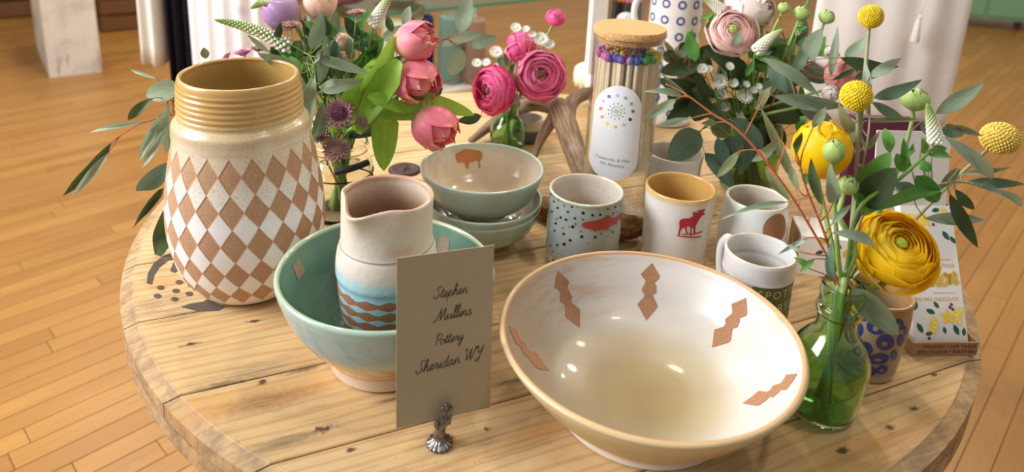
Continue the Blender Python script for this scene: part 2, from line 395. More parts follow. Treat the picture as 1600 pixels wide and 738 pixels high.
# burnt stencil marks
M_sten = flat('stencil_ink', srgb(92, 78, 66), .8, .3, 240)
def tpoly(loop, name='stencil_print', mat=None, z=.0004):
    return bm_map(poly_bm([[tl(at(*p)) for p in loop]], 0), lambda x, y: (x, y, TZ+z), name, mat or M_sten, table)
tpoly([(229, 443), (231, 428), (240, 412), (254, 401), (276, 392), (279, 399), (262, 408), (249, 418), (241, 430), (237, 445)])
tpoly([(266, 424), (270, 412), (282, 402), (296, 400), (291, 410), (283, 421), (272, 427)])
for q in [(251, 450), (280, 441.5), (246, 463), (275, 455), (295.5, 459.5), (273, 468), (299, 446)]: tpoly(circle(q[0], q[1], 6, 14, 3.4))
tpoly([(283, 480), (297, 475), (318, 472), (331, 464), (336, 474), (350, 480), (342, 486), (310, 487)])
# ================================================================== GLAZES
def glaze(name, stops, rough=.22, speck=None, noise=.05, warp=.03, coat=.0, grain=None, spec=.5, bumpy=.1):
    """stops along the wall: 0 foot .. 1 lip (outside), 1 lip .. 2 inner floor"""
    g = G(name, rough, coat=coat, spec=spec); ob = g.obj()
    v = g.attr('pv'); v = g.ma('ADD', v, g.ma('MULTIPLY', g.ma('SUBTRACT', g.noise(g.map(ob, (1, 1, 2.2)), 28, 3), .5), warp*2))
    c = g.ramp(g.ma('MULTIPLY', v, .5), [(p/2, q) for p, q in stops])
    c = g.mix(g.ma('MULTIPLY', g.step(g.noise(ob, 55, 5, .6), .35, .7), noise*4), c, g.mix(1., c, (.78, .70, .6), 'MULTIPLY'))
    if speck:
        sc, lim, colr, amt = speck; d = g.noise(ob, sc, 2); c = g.mix(g.ma('MULTIPLY', g.step(d, lim, lim+.06), amt), c, colr)
    g.col(c); zz = g.n('ShaderNodeSeparateXYZ', None, Vector=ob).outputs[2]
    th = g.ma('ADD', g.ma('MULTIPLY', g.ma('SINE', g.ma('MULTIPLY', zz, 900.)), .3), g.noise(ob, 90, 3)); g.bump(th, bumpy, .0008); return g
def clay(name, c, rough=.75): 
    g = G(name, rough, spec=.25); ob = g.obj(); f = g.noise(ob, 700, 3); g.col(g.mix(g.step(f, .3, .7), tuple(x*.82 for x in c), tuple(min(1, x*1.12) for x in c))); g.bump(f, .2, .0004); return g.m
M_clay = clay('bare_brown_clay', srgb(166, 120, 88)); M_clay2 = clay('bare_tan_clay', srgb(160, 136, 112))
wob = lambda a, z: .006*math.sin(2*a+z*20)+.004*math.sin(3*a-z*31)
# ---------------------------------------------------------------- tall carved vase
rows_z = [.0, .0123, .0400, .0730, .1115, .1480, .1850, .26]; rows_v = [-.6, 0, 1, 2, 3, 4, 5, 7]
def mat_vase():
    g = G('carved_vase_glaze', .3, coat=.15); ob = g.obj()
    s = g.n('ShaderNodeSeparateXYZ', None, Vector=ob); ang = g.ma('ARCTAN2', s.outputs[1], s.outputs[0]); pv = g.attr('pv'); pr = g.attr('pr')
    wv = g.ma('MULTIPLY', g.ma('SUBTRACT', g.noise(ob, 30, 2), .5), .09)
    u = g.ma('ADD', g.ma('MULTIPLY', ang, 21/(2*PI)), g.ma('ADD', wv, g.ma('MULTIPLY', pr, .035)))
    fu = g.ma('ABSOLUTE', g.ma('SUBTRACT', g.ma('FRACT', g.ma('ADD', u, 40.)), .5)); fv = g.ma('ABSOLUTE', g.ma('SUBTRACT', g.ma('FRACT', g.ma('ADD', g.ma('ADD', pr, g.ma('MULTIPLY', wv, .6)), 10.)), .5))
    d = g.ma('SUBTRACT', .5, g.ma('ADD', fu, fv))            # >0 inside a brown diamond
    inband = g.ma('MULTIPLY', g.ma('GREATER_THAN', pr, 0.), g.ma('LESS_THAN', pr, 5.02))
    br = g.ma('MULTIPLY', g.step(d, -.012, .022), inband); edge = g.ma('MULTIPLY', g.ma('SUBTRACT', 1., g.step(g.ma('ABSOLUTE', d), .01, .06)), inband)
    sp = g.noise(ob, 520, 2)
    body = g.ramp(g.ma('MULTIPLY', g.ma('ADD', pv, g.ma('MULTIPLY', wv, .3)), .5), [(0, srgb(232, 222, 214)), (.22, srgb(244, 243, 243)), (.28, srgb(234, 228, 216)), (.345, srgb(216, 200, 172)), (.37, srgb(228, 214, 188)), (.39, srgb(206, 184, 150)), (.415, srgb(214, 186, 138)), (.43, srgb(206, 168, 104)), (.5, srgb(200, 158, 92)), (.53, srgb(178, 144, 84)), (.8, srgb(144, 114, 64)), (1, srgb(104, 84, 52))])
    spm = g.ma('MULTIPLY', g.ma('MULTIPLY', g.step(sp, .54, .64), g.step(pr, 2.6, 3.6)), g.ma('SUBTRACT', 1., g.step(pv, .84, .9)))
    body = g.mix(g.ma('MULTIPLY', spm, .45), body, srgb(176, 152, 112))
    cl = g.noise(ob, 700, 3); brown = g.mix(g.step(cl, .3, .7), srgb(170, 128, 94), srgb(194, 154, 120))
    c = g.mix(br, body, brown); c = g.mix(g.ma('MULTIPLY', edge, .55), c, srgb(190, 126, 72)); g.col(c)
    g.put(g.b.inputs['Roughness'], g.ma('ADD', .26, g.ma('MULTIPLY', br, .45))); g.put(g.b.inputs['Coat Weight'], g.ma('MULTIPLY', g.ma('SUBTRACT', 1., br), .3))
    g.bump(g.ma('SUBTRACT', g.ma('MULTIPLY', cl, .1), g.ma('MULTIPLY', g.step(d, -.05, .06), inband)), .55, .0016)
    return g.m
VC = Vector((-.2963, .7535, TZ))
rib = lambda z: (.0010*math.sin((z-.214)*2*PI/.0062) if .214 < z < .247 else 0)
out_v = [(.046, 0), (.056, .003), (.0665, .014), (.078, .036), (.0850, .068), (.0866, .095), (.0838, .128), (.0775, .165), (.0735, .184), (.0735, .192), (.0728, .203), (.0690, .2085), (.0660, .2125), (.0660, .225), (.0650, .240), (.0640, .251), (.0632, .2545)]
full, op, inn, nl = pot(out_v, .0048, sub=9, ribs=rib); m = MB(); pot_mesh(m, full, nl, 120, lambda a, z: .004*math.sin(2*a+z*15), (rows_z, rows_v))
t = thing('vase', 'tall cream stoneware vase carved with brown diamonds and a ribbed ochre neck', 'vase', VC); m.build('body', mat_vase(), t)
# ---------------------------------------------------------------- teal bowl with the jug
TB = Vector((-.1137, .6321, TZ))
g = glaze('teal_bowl_glaze', [(0, srgb(224, 208, 192)), (.16, srgb(218, 198, 178)), (.19, srgb(196, 154, 96)), (.42, srgb(206, 166, 108)), (.47, srgb(172, 178, 156)), (.54, srgb(150, 182, 190)), (.85, srgb(158, 188, 190)), (.98, srgb(164, 190, 176)), (1.02, srgb(186, 200, 160)), (1.05, srgb(118, 152, 132)), (1.3, srgb(100, 134, 114)), (2, srgb(94, 126, 102))], .13, warp=.02, coat=.5)
out_t = [(.050, 0), (.057, .002), (.060, .012), (.063, .020), (.078, .038), (.094, .062), (.1035, .088), (.1060, .098), (.1062, .1005)]
full, op, inn, nl = pot(out_t, .0055, sub=6, bowl=.34); m = MB(); pot_mesh(m, full, nl, 96, wob)
t = thing('serving_bowl', 'teal glazed bowl with tan lower band holding the small jug', 'bowl', TB); m.build('body', g.m, t)
for a in (168, 129, 90, 60, 20, -20, -60, -110, -150):
    sq = [(-.0075, .012), (.0065, .0105), (.0085, .027), (-.006, .029)]
    bm_map(poly_bm([sq], .003), inside(inn, math.radians(a), .0004, wob), 'bare_clay_patch', M_clay2, t)
# jug
JC = TB+Vector((0.0005, -.002, .0072))
def mat_jug():
    g = G('jug_glaze', .45, coat=.1); ob = g.obj(); s = g.n('ShaderNodeSeparateXYZ', None, Vector=ob); ang = g.ma('ARCTAN2', s.outputs[1], s.outputs[0]); pv = g.attr('pv'); pr = g.attr('pr')
    wv = g.ma('MULTIPLY', g.ma('SUBTRACT', g.noise(ob, 45, 2), .5), .05)
    nz = g.noise(ob, 24, 4)
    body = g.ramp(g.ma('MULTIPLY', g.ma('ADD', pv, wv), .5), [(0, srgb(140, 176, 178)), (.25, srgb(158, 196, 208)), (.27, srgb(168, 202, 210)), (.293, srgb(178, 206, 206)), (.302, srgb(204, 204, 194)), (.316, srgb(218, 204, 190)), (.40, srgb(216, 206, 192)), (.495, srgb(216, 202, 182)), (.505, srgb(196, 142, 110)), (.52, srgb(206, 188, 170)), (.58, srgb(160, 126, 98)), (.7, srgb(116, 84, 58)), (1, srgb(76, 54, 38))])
    up = g.ma('MULTIPLY', g.step(nz, .56, .7), g.ma('MULTIPLY', g.step(pv, .64, .7), g.ma('SUBTRACT', 1., g.step(pv, .74, .85)))); body = g.mix(g.ma('MULTIPLY', up, .7), body, srgb(214, 152, 124))
    u = g.ma('FRACT', g.ma('ADD', g.ma('MULTIPLY', ang, 14/(2*PI)), 30.)); tri = g.ma('ABSOLUTE', g.ma('SUBTRACT', g.ma('MULTIPLY', u, 2.), 1.))
    fv = g.ma('ABSOLUTE', g.ma('SUBTRACT', g.ma('FRACT', g.ma('ADD', g.ma('ADD', pr, g.ma('MULTIPLY', wv, 2.)), 10.)), .5))
    band = g.ma('SUBTRACT', g.ma('ADD', .19, g.ma('MULTIPLY', tri, .26)), fv)
    br = g.ma('MULTIPLY', g.step(band, -.02, .03), g.ma('MULTIPLY', g.ma('GREATER_THAN', pr, 0.), g.ma('LESS_THAN', pr, 7.)))
    g.col(g.mix(br, body, g.mix(g.step(g.noise(ob, 600, 3), .3, .7), srgb(136, 88, 58), srgb(168, 112, 76)))); g.put(g.b.inputs['Roughness'], g.ma('ADD', g.ma('MULTIPLY', g.step(pv, .58, .66), .35), g.ma('ADD', .15, g.ma('MULTIPLY', br, .5))))
    g.bump(g.ma('SUBTRACT', g.noise(ob, 120, 4), g.ma('MULTIPLY', br, 1.2)), .4, .0012); return g.m
out_j = [(.030, 0), (.0345, .003), (.041, .028), (.0455, .055), (.0476, .080), (.0478, .090), (.0493, .0955), (.0494, .1010), (.0485, .112), (.0468, .121), (.0449, .1265), (.0440, .132), (.0436, .145), (.0440, .162), (.0445, .1735)]
SPA = math.radians(-118)
def jwob(a, z):
    d = (a-SPA+PI) % (2*PI)-PI; k = max(0, (z-.135)/.04); k = k*k
    return .004*math.sin(2*a+1)+k*(.19*math.exp(-(d/.30)**2)-.07*math.exp(-((abs(d)-.75)/.3)**2))
full, op, inn, nl = pot(out_j, .0042, sub=7); m = MB(); pot_mesh(m, full, nl, 110, jwob, ([0, .004, .088, .2], [0, .0, 7, 7.6]))
mv = []
for v in m.v:
    a = math.atan2(v[1], v[0]); d = (a-SPA+PI) % (2*PI)-PI; k = max(0, (v[2]-.15)/.026); mv.append((v[0], v[1], v[2]-k*.0035*math.exp(-(d/.28)**2)+k*.0022*math.exp(-((abs(d)-.8)/.4)**2)))
m.v = mv
t = thing('jug', 'cream stoneware jug with pinched spout and brown zigzag bands, inside the teal bowl', 'jug', JC); m.build('body', mat_jug(), t)
m = MB(); m.lathe([(.0448, -.0006), (.0456, 0), (.0448, .0006)], 64, (0, 0, .1265)); m.build('incised_line', flat('line_shadow_clay', srgb(150, 128, 108), .8), t)
# ---------------------------------------------------------------- big bowl
zb = .078; BB = Vector((.3321*(.5-zb), 1.3829*(.5-zb), TZ)); RB = .3321*(.5-zb)
def mat_big():
    g = G('large_bowl_glaze', .36, coat=.12); ob = g.obj(); pv = g.attr('pv'); nz = g.noise(ob, 16, 4, .6); w = g.ma('MULTIPLY', g.ma('SUBTRACT', nz, .5), .16)
    s = g.n('ShaderNodeSeparateXYZ', None, Vector=ob); ang = g.ma('ARCTAN2', s.outputs[1], s.outputs[0]); r = g.ma('SQRT', g.ma('ADD', g.ma('POWER', s.outputs[0], 2.), g.ma('POWER', s.outputs[1], 2.)))
    ins = g.ma('GREATER_THAN', pv, 1.03)
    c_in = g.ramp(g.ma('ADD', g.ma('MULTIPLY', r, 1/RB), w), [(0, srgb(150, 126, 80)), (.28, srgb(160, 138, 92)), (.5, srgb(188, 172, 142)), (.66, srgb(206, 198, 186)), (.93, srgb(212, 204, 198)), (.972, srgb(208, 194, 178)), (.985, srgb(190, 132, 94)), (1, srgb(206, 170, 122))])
    # brushed brown washes near the far left rim
    da = g.ma('ABSOLUTE', g.ma('SUBTRACT', ang, 2.35)); wash = g.ma('MULTIPLY', g.step(g.noise(g.map(ob, (1, 1, 5)), 34, 3), .5, .62), g.ma('MULTIPLY', g.ma('SUBTRACT', 1., g.step(da, .35, .9)), g.step(r, .082, .1)))
    c_in = g.mix(g.ma('MULTIPLY', wash, .5), c_in, srgb(206, 164, 132))
    tan = g.step(g.ma('ADD', g.ma('MULTIPLY', g.ma('ADD', s.outputs[0], g.ma('MULTIPLY', s.outputs[1], .55)), -8.), g.ma('MULTIPLY', w, 2.)), -.35, .9); c_in = g.mix(g.ma('MULTIPLY', tan, .8), c_in, srgb(140, 116, 78))  # lower-left tan: mostly the inner wall's shade, put into the glaze colour
    c_out = g.ramp(g.ma('MULTIPLY', pv, 1.), [(0, srgb(228, 216, 208)), (.1, srgb(226, 212, 196)), (.16, srgb(190, 164, 116)), (.7, srgb(196, 172, 124)), (.93, srgb(214, 196, 152)), (.99, srgb(210, 186, 140)), (1, srgb(200, 156, 108))])
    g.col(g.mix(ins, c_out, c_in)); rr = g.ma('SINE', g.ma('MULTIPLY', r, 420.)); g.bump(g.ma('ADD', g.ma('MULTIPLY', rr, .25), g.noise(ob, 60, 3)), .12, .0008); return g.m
k = RB/.1400
out_b = [(.078, 0), (.0845, .0015), (.086, .008), (.090, .014), (.106*k, .030), (.122*k, .050), (.1345*k, .068), (.1385*k, .0755), (.1400*k, .078)]
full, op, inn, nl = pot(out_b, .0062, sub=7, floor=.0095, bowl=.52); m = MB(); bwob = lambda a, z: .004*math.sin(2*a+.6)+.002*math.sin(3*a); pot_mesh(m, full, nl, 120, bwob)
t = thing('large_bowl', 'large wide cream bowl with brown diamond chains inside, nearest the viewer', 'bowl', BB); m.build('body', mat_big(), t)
chain = [(0, 0), (.0095, .0125), (.0098, .0155), (.0048, .0215), (.0070, .0245), (.0072, .0280), (.0080, .0315), (.0042, .0345), (.0050, .0375), (.0100, .0455), (.0096, .0480), (-.0005, .0640), (-.0112, .0470), (-.0055, .0385), (-.0050, .0350), (-.0085, .0315), (-.0072, .0265), (-.0050, .0225), (-.0055, .0205), (-.0105, .0140)]
for a in (79, 128, 178, 32, -19, -68, 228):
    j = random.Random(a); lp = [(x*(1+j.uniform(-.06, .06)), .006+y*.97) for x, y in chain]
    bm_map(poly_bm([lp], .004), inside(inn, math.radians(a), .0004, bwob), 'diamond_chain', M_clay, t)
# ---------------------------------------------------------------- stacked bowls
SB = Vector((-.0811*.395, 2.2108*.395, TZ))
gb = glaze('celadon_glaze', [(0, srgb(196, 188, 162)), (.12, srgb(176, 182, 158)), (.4, srgb(166, 188, 176)), (.9, srgb(172, 194, 184)), (.985, srgb(186, 204, 190)), (1.03, srgb(196, 212, 200)), (1.06, srgb(206, 206, 190)), (1.25, srgb(222, 210, 190)), (1.6, srgb(218, 200, 170)), (2, srgb(206, 182, 142))], .2, warp=.03, coat=.4)
def stack_bowl(z0, dx, dy, hgt, rr, rf, label, buffalo=False):
    o_ = [(rf*.9, 0), (rf, .001), (rf+.002, .006), (rf+.008, .011), (rr*.80, hgt*.38), (rr*.93, hgt*.68), (rr*.985, hgt*.9), (rr, hgt)]
    full, op, inn, nl = pot(o_, .0036, sub=6, bowl=.4); m = MB(); pot_mesh(m, full, nl, 90, wob)
    t = thing('cereal_bowl', label, 'bowl', SB+Vector((dx, dy, z0)), 0, 'stacked celadon bowls'); m.build('body', gb.m, t); return t, inn
stack_bowl(0, .004, 0, .053, .0755, .036, 'celadon bowl standing on the table at the bottom of the stack of three')
stack_bowl(.0098, .003, 0, .053, .0775, .0345, 'celadon bowl in the middle of the stack of three, under the buffalo bowl')
t, inn = stack_bowl(.041, 0, 0, .064, .0802, .036, 'celadon bowl with a brown buffalo inside, topmost of the stack of three', True)
buf = [(285, 150), (290, 138), (312, 130), (322, 120), (345, 114), (372, 117), (392, 122), (415, 122), (432, 132), (436, 148), (434, 165), (425, 175), (420, 192), (426, 205), (424, 218), (410, 217), (416, 200), (410, 182), (395, 180), (380, 186), (366, 186), (358, 200), (360, 218), (350, 226), (342, 212), (338, 198), (328, 188), (316, 186), (305, 194), (294, 186), (287, 168)]
pix_in(t.location, inn, [[(630+x/3.516, 200+y/3.516) for x, y in buf]], 'buffalo_motif', flat('rust_oxide', srgb(192, 126, 62), .4, .15, 120), t, wob=wob)
# ================================================================== CUPS
def cup(name, label, C, outer, t, mat, w=None, group=None, n=72, sub=6):
    full, op, inn, nl = pot(outer, t, sub=sub); m = MB(); pot_mesh(m, full, nl, n, w); th = thing(name, label, 'cup', C, 0, group); m.build('body', mat, th); return th, op, inn
zoom = lambda ox, oy, s, P: [(ox+x/s, oy+y/s) for x, y in P]
w2 = lambda a, z: .006*math.sin(2*a+1+z*12)
M_red = flat('red_underglaze', srgb(170, 62, 56), .3, .1, 200, coat=.3); M_blk = flat('black_underglaze', srgb(34, 34, 36), .3)
# trout tumbler
CT = Vector((.2527*.4, 2.0829*.4, TZ))
g = glaze('trout_cup_glaze', [(0, srgb(150, 140, 112)), (.1, srgb(158, 152, 124)), (.2, srgb(150, 146, 124)), (.26, srgb(138, 146, 140)), (.45, srgb(154, 166, 164)), (.9, srgb(160, 172, 168)), (.985, srgb(160, 168, 146)), (1.0, srgb(216, 208, 182)), (1.03, srgb(214, 206, 186)), (1.1, srgb(218, 208, 198)), (1.5, srgb(206, 190, 172)), (2, srgb(170, 146, 120))], .2, speck=(330, .68, srgb(70, 60, 50), .8), warp=.02, coat=.3)
t, op, inn = cup('tumbler', 'grey-blue speckled tumbler with a red trout on its side', CT, [(.040, 0), (.0435, .0015), (.0455, .008), (.0452, .016), (.0466, .022), (.0461, .034), (.0468, .050), (.0458, .066), (.0464, .083), (.0462, .094), (.0468, .0985)], .0042, g.m, w2)
tr = [(297, 440), (312, 425), (340, 418), (400, 410), (450, 393), (462, 380), (476, 372), (492, 384), (498, 392), (522, 390), (543, 378), (558, 362), (568, 350), (571, 372), (566, 396), (548, 402), (540, 412), (538, 430), (510, 440), (486, 452), (472, 478), (458, 470), (430, 474), (404, 478), (386, 489), (372, 474), (330, 465), (306, 456)]
pix_out(CT, op, [zoom(840, 250, 4.34, tr)], 'trout_motif', M_red, t, .0005, .004, w2)
rs = random.Random(11); spots = [(112, 282, 6), (137, 325, 8), (180, 311, 5), (205, 352, 8), (232, 318, 7), (142, 270, 4), (308, 360, 11), (373, 375, 10), (424, 372, 9), (476, 332, 7), (527, 320, 7), (156, 390, 8), (192, 405, 9), (252, 396, 8), (238, 453, 11), (124, 430, 8), (98, 350, 7), (116, 480, 7), (177, 502, 9), (220, 545, 10), (299, 521, 11), (390, 523, 10), (508, 488, 7), (180, 571, 11), (134, 577, 8), (268, 320, 3), (512, 360, 6), (90, 580, 6), (108, 680, 7), (106, 622, 5), (560, 310, 5), (92, 232, 5)]
reds = [(131, 399, 6), (305, 405, 8), (257, 434, 7), (171, 462, 7), (213, 454, 5), (292, 485, 7), (430, 501, 7), (492, 475, 5), (534, 352, 5), (510, 376, 5)]
pix_out(CT, op, [zoom(840, 250, 4.34, circle(x, y, r, 9)) for x, y, r in spots], 'dark_spots', M_blk, t, .0005, .006, w2)['kind'] = 'stuff'
pix_out(CT, op, [zoom(840, 250, 4.34, circle(x, y, r, 9)) for x, y, r in reds], 'red_spots', M_red, t, .0005, .006, w2)['kind'] = 'stuff'
# moose tumbler
h = .5-.104; CM = Vector((.5603*h, 2.138*h, TZ))
g = glaze('moose_cup_glaze', [(0, srgb(214, 208, 206)), (.5, srgb(224, 220, 218)), (.86, srgb(228, 224, 220)), (.91, srgb(228, 220, 206)), (.97, srgb(218, 188, 130)), (1.0, srgb(208, 160, 90)), (1.05, srgb(204, 162, 92)), (1.5, srgb(190, 148, 78)), (2, srgb(160, 120, 60))], .2, warp=.012, coat=.35)
t, op, inn = cup('tumbler', 'white tumbler with ochre inside and a red moose on its side', CM, [(.0375, 0), (.0405, .0015), (.0415, .008), (.0405, .014), (.0412, .022), (.0418, .040), (.0425, .065), (.0432, .088), (.0440, .1025)], .004, g.m, w2)
mo = [(258, 468), (275, 462), (310, 460), (330, 446), (324, 440), (320, 430), (331, 434), (330, 424), (342, 430), (352, 428), (352, 414), (360, 422), (368, 410), (372, 420), (384, 406), (384, 416), (396, 404), (389, 420), (378, 428), (390, 432), (388, 442), (375, 446), (368, 455), (358, 470), (350, 485), (342, 497), (338, 520), (340, 543), (330, 545), (330, 515), (322, 510), (318, 530), (320, 556), (310, 556), (312, 520), (308, 505), (290, 508), (292, 530), (298, 545), (288, 545), (282, 520), (275, 510), (262, 520), (255, 535), (253, 553), (244, 553), (248, 530), (252, 510), (250, 490), (252, 475)]
M_red2 = flat('red_print', srgb(178, 44, 52), .35)
for lp in (mo, [(238, 552), (300, 561), (370, 558), (372, 564), (300, 568), (240, 558)], [(264, 546), (330, 545), (376, 530), (378, 536), (332, 551), (266, 551)]):
    pix_out(CM, op, [zoom(990, 210, 3.515, lp)], 'moose_motif' if lp is mo else 'ski_motif', M_red2, t, .0005, .004, w2)
# plain white cup at the back
gw = glaze('pale_celadon_glaze', [(0, srgb(196, 204, 200)), (.6, srgb(226, 232, 232)), (.97, srgb(232, 236, 234)), (1.0, srgb(212, 200, 176)), (1.03, srgb(218, 210, 198)), (1.3, srgb(196, 182, 166)), (2, srgb(160, 140, 118))], .2, coat=.35)
h = .5-.088
cup('tumbler', 'plain pale white cup under the broad eucalyptus leaf at the back', Vector((.5995*h, 2.4253*h, TZ)), [(.034, 0), (.037, .0015), (.039, .015), (.0395, .045), (.040, .07), (.0415, .0866)], .0036, gw.m, w2)
# white cup with the brown disc
h = .5-.09; CB = Vector((.7889*h, 2.0832*h, TZ))
t, op, inn = cup('tumbler', 'white cup with a round brown unglazed disc on its side', CB, [(.038, 0), (.0415, .0015), (.0435, .012), (.0436, .036), (.0420, .058), (.0395, .076), (.0384, .0885)], .0038, gw.m, w2)
L, a0, rr_ = pix_out(CB, op, [[(1213, 358)]], '', None, None, step=None)
bm_map(poly_bm([circle(L[0][0][0], L[0][0][1], .0195, 36)], .003), outside(op, a0, 0, .0004, rr_, w2), 'bare_clay_disc', M_clay, t)
# handled mug with green panel
h = .5-.09; CS = Vector((.6978*h, 1.76*h, TZ))
g = glaze('mug_glaze', [(0, srgb(206, 200, 196)), (.3, srgb(176, 162, 146)), (.62, srgb(170, 156, 142)), (.72, srgb(212, 208, 208)), (.97, srgb(222, 220, 220)), (1.0, srgb(206, 190, 168)), (1.03, srgb(222, 220, 220)), (1.35, srgb(208, 202, 196)), (1.5, srgb(176, 162, 146)), (2, srgb(140, 124, 106))], .2, warp=.03, coat=.35)
t, op, inn = cup('mug', 'white handled mug with a green lettered panel behind the large bowl', CS, [(.034, 0), (.0365, .0015), (.0385, .014), (.0382, .04), (.0378, .06), (.0386, .066), (.0380, .072), (.0386, .0888)], .0036, g.m, w2)
L, a0, rr_ = pix_out(CS, op, [zoom(1120, 340, 4.1, [(230, 440), (285, 500), (360, 585)])], '', None, None, step=None)
(x0, z0), (xs_, zs_), (xo, zo) = L[0]
M_grn = flat('green_slip', srgb(104, 112, 58), .5, .15, 150); M_let = flat('pale_slip_lettering', srgb(208, 208, 184), .6)
bm_map(poly_bm([[(x0, z0), (x0+.105, z0), (x0+.105, .012), (x0, .012)]], .004), outside(op, a0, 0, .0003, rr_, w2), 'green_panel', M_grn, t)
for s_, zz_ in (('SPOTTED', zs_), ('HORSES', zs_-.0165)):
    bm_map(text_bm(s_, .0135, .003, 1.25, 'LEFT'), outside(op, a0+(x0+.006)/rr_, zz_, .0006, rr_, w2), 'lettering', M_let, t)
m = MB(); ha = math.radians(122); hd = np.array([math.cos(ha), math.sin(ha), 0])
m.tube(crom([hd*.036+[0, 0, .078], hd*.046+[0, 0, .081], hd*.055+[0, 0, .066], hd*.053+[0, 0, .040], hd*.044+[0, 0, .022], hd*.036+[0, 0, .020]], 6), [.0045, .004, .0035, .0035, .004, .0045], 12, True, 1.4); m.a['pv'] = [.85]*len(m.v); m.build('handle', g.m, t)
# tan cup with blue ovals
h = .5-.09; CU = Vector((.9444*h-.0025, 1.5869*h, TZ))
g = glaze('tan_stoneware_glaze', [(0, srgb(166, 124, 92)), (.06, srgb(190, 170, 150)), (.12, srgb(154, 130, 102)), (.8, srgb(156, 128, 96)), (.86, srgb(166, 130, 86)), (1.0, srgb(166, 122, 72)), (1.2, srgb(164, 132, 94)), (2, srgb(124, 96, 68))], .3, speck=(480, .64, srgb(120, 92, 66), .6), warp=.012, coat=.25)
t, op, inn = cup('tumbler', 'tan tapered cup patterned with cobalt blue ovals beside the chocolate bar', CU, [(.0255, 0), (.028, .0015), (.0298, .012), (.0318, .035), (.0328, .055), (.0330, .070), (.0324, .080), (.0332, .0885)], .004, g.m)
M_cob = flat('cobalt_underglaze', srgb(40, 56, 116), .25, .12, 150, coat=.3)
for cx, cy, rx, ry, rot in [(332, 240, 34, 38, 0), (372, 185, 18, 20, 0), (423, 228, 43, 36, .2), (462, 298, 41, 35, -.2), (370, 328, 36, 33, .1), (433, 371, 48, 24, -.15), (390, 425, 38, 21, 0), (449, 419, 26, 20, -.4), (524, 218, 21, 26, -.3), (531, 288, 16, 28, .2), (501, 355, 15, 25, .25), (551, 245, 8, 20, 0)]:
    lo = [zoom(1220, 430, 2.836, circle(cx, cy, rx, 26, ry, rot))]
    if rx > 19: lo.append(zoom(1220, 430, 2.836, circle(cx-.08*rx, cy+.22*ry, rx*.36, 16, ry*.36)))
    pix_out(CU, op, lo, 'blue_oval', M_cob, t, .0004, .004)
# ================================================================== GLASS
def glass(name, tint, rough=.0, refl=1.0, body=None):
    g = G(name); n = g.t.nodes; tr = g.n('ShaderNodeBsdfTransparent', None, Color=(*tint, 1)); gl = g.n('ShaderNodeBsdfGlossy', None, Roughness=.03)
    lw = g.n('ShaderNodeLayerWeight', None, Blend=.5); fr = g.ma('ADD', .045, g.ma('MULTIPLY', g.ma('POWER', lw.outputs['Facing'], 2.6), .75)); mx = g.n('ShaderNodeMixShader', None, _0=g.ma('MULTIPLY', fr, refl), _1=tr.outputs[0], _2=gl.outputs[0])
    g.t.links.new(mx.outputs[0], g.out.inputs[0]); return g.m
M_glass = glass('clear_glass', (.95, .955, .95)); M_green = glass('green_glass', srgb(222, 240, 208)); M_green2 = glass('dark_green_glass', srgb(196, 220, 184))
M_water = glass('water', (.93, .97, .93), refl=.5); M_shelf = glass('shelf_glass', srgb(196, 240, 220))
def tinted(name, tint, ior=1.45):
    g = G(name, .0, trans=1.); g.col((*tint, 1)); g.b.inputs['IOR'].default_value = ior; return g.m
# green bottle (front right)
GB = at(1281, 640)
out_g = [(.024, 0), (.0285, .0015), (.0305, .006), (.0330, .022), (.0352, .045), (.0355, .058), (.0325, .070), (.0262, .080), (.0202, .088), (.0182, .095), (.0182, .106), (.0200, .108), (.0212, .112), (.0202, .116), (.0184, .118), (.0190, .122), (.0198, .127), (.0196, .132), (.0190, .136)]
full, op, inn, nl = pot(out_g, .0026, sub=5, floor=.006); m = MB(); m.lathe(full, 56)
t = thing('bottle_vase', 'green glass bottle holding the yellow flowers at the front right', 'bottle', GB); m.build('glass_body', tinted('bottle_glass', srgb(206, 238, 190)), t)
m = MB(); wl = [(r-.0032, z) for r, z in crom(out_g, 5) if .008 < z < .056]; m.lathe([(0, .0075)]+[(wl[0][0]*.9, .0075)]+wl+[(0, wl[-1][1])], 48); m.build('water', glass('bottle_water', (.80, .96, .74), refl=.35), t)
# small green bottle (pink flowers)
SGB = at(792, 232)
out_s = [(.026, 0), (.030, .002), (.031, .03), (.0295, .045), (.022, .056), (.0178, .064), (.0178, .078), (.0196, .081), (.0205, .085), (.0190, .089), (.0186, .094), (.0196, .098)]
full, op, inn, nl = pot(out_s, .0026, sub=4, floor=.006); m = MB(); m.lathe(full, 40)
t = thing('bottle_vase', 'small green glass bottle holding the pink flowers behind the stacked bowls', 'bottle', SGB); m.build('glass_body', tinted('small_bottle_glass', srgb(180, 214, 168)), t)
# mason jar (tulips)
MJ = at(533, 332)
out_m = [(.036, 0), (.0425, .002), (.0445, .01), (.0450, .06), (.0445, .075), (.0400, .086), (.0385, .090), (.0385, .097), (.0395, .099), (.0395, .106), (.0385, .109)]
full, op, inn, nl = pot(out_m, .003, sub=5, floor=.007); m = MB(); m.lathe(full, 56)
t = thing('mason_jar', 'clear glass jar with wire bail holding the tulip bouquet', 'jar', MJ); m.build('glass_body', tinted('jar_glass', (.97, .98, .97)), t)
m = MB(); m.lathe([(0, .008), (.041, .0085), (.0415, .07), (0, .07)], 40); m.build('water', M_water, t)
M_wire = flat('dark_wire', srgb(46, 40, 38), .4, metal=.8)
m = MB()
m.tube([(.0455*math.cos(a), .0455*math.sin(a), .066) for a in np.linspace(0, 2*PI, 49)], .0011, 6, False)
m.tube(crom([(.046, -.012, .066), (.052, -.02, .05), (.05, -.028, .075), (.030, -.040, .088), (.010, -.046, .084)], 6), .0011, 6)
m.build('wire_bail', M_wire, t)
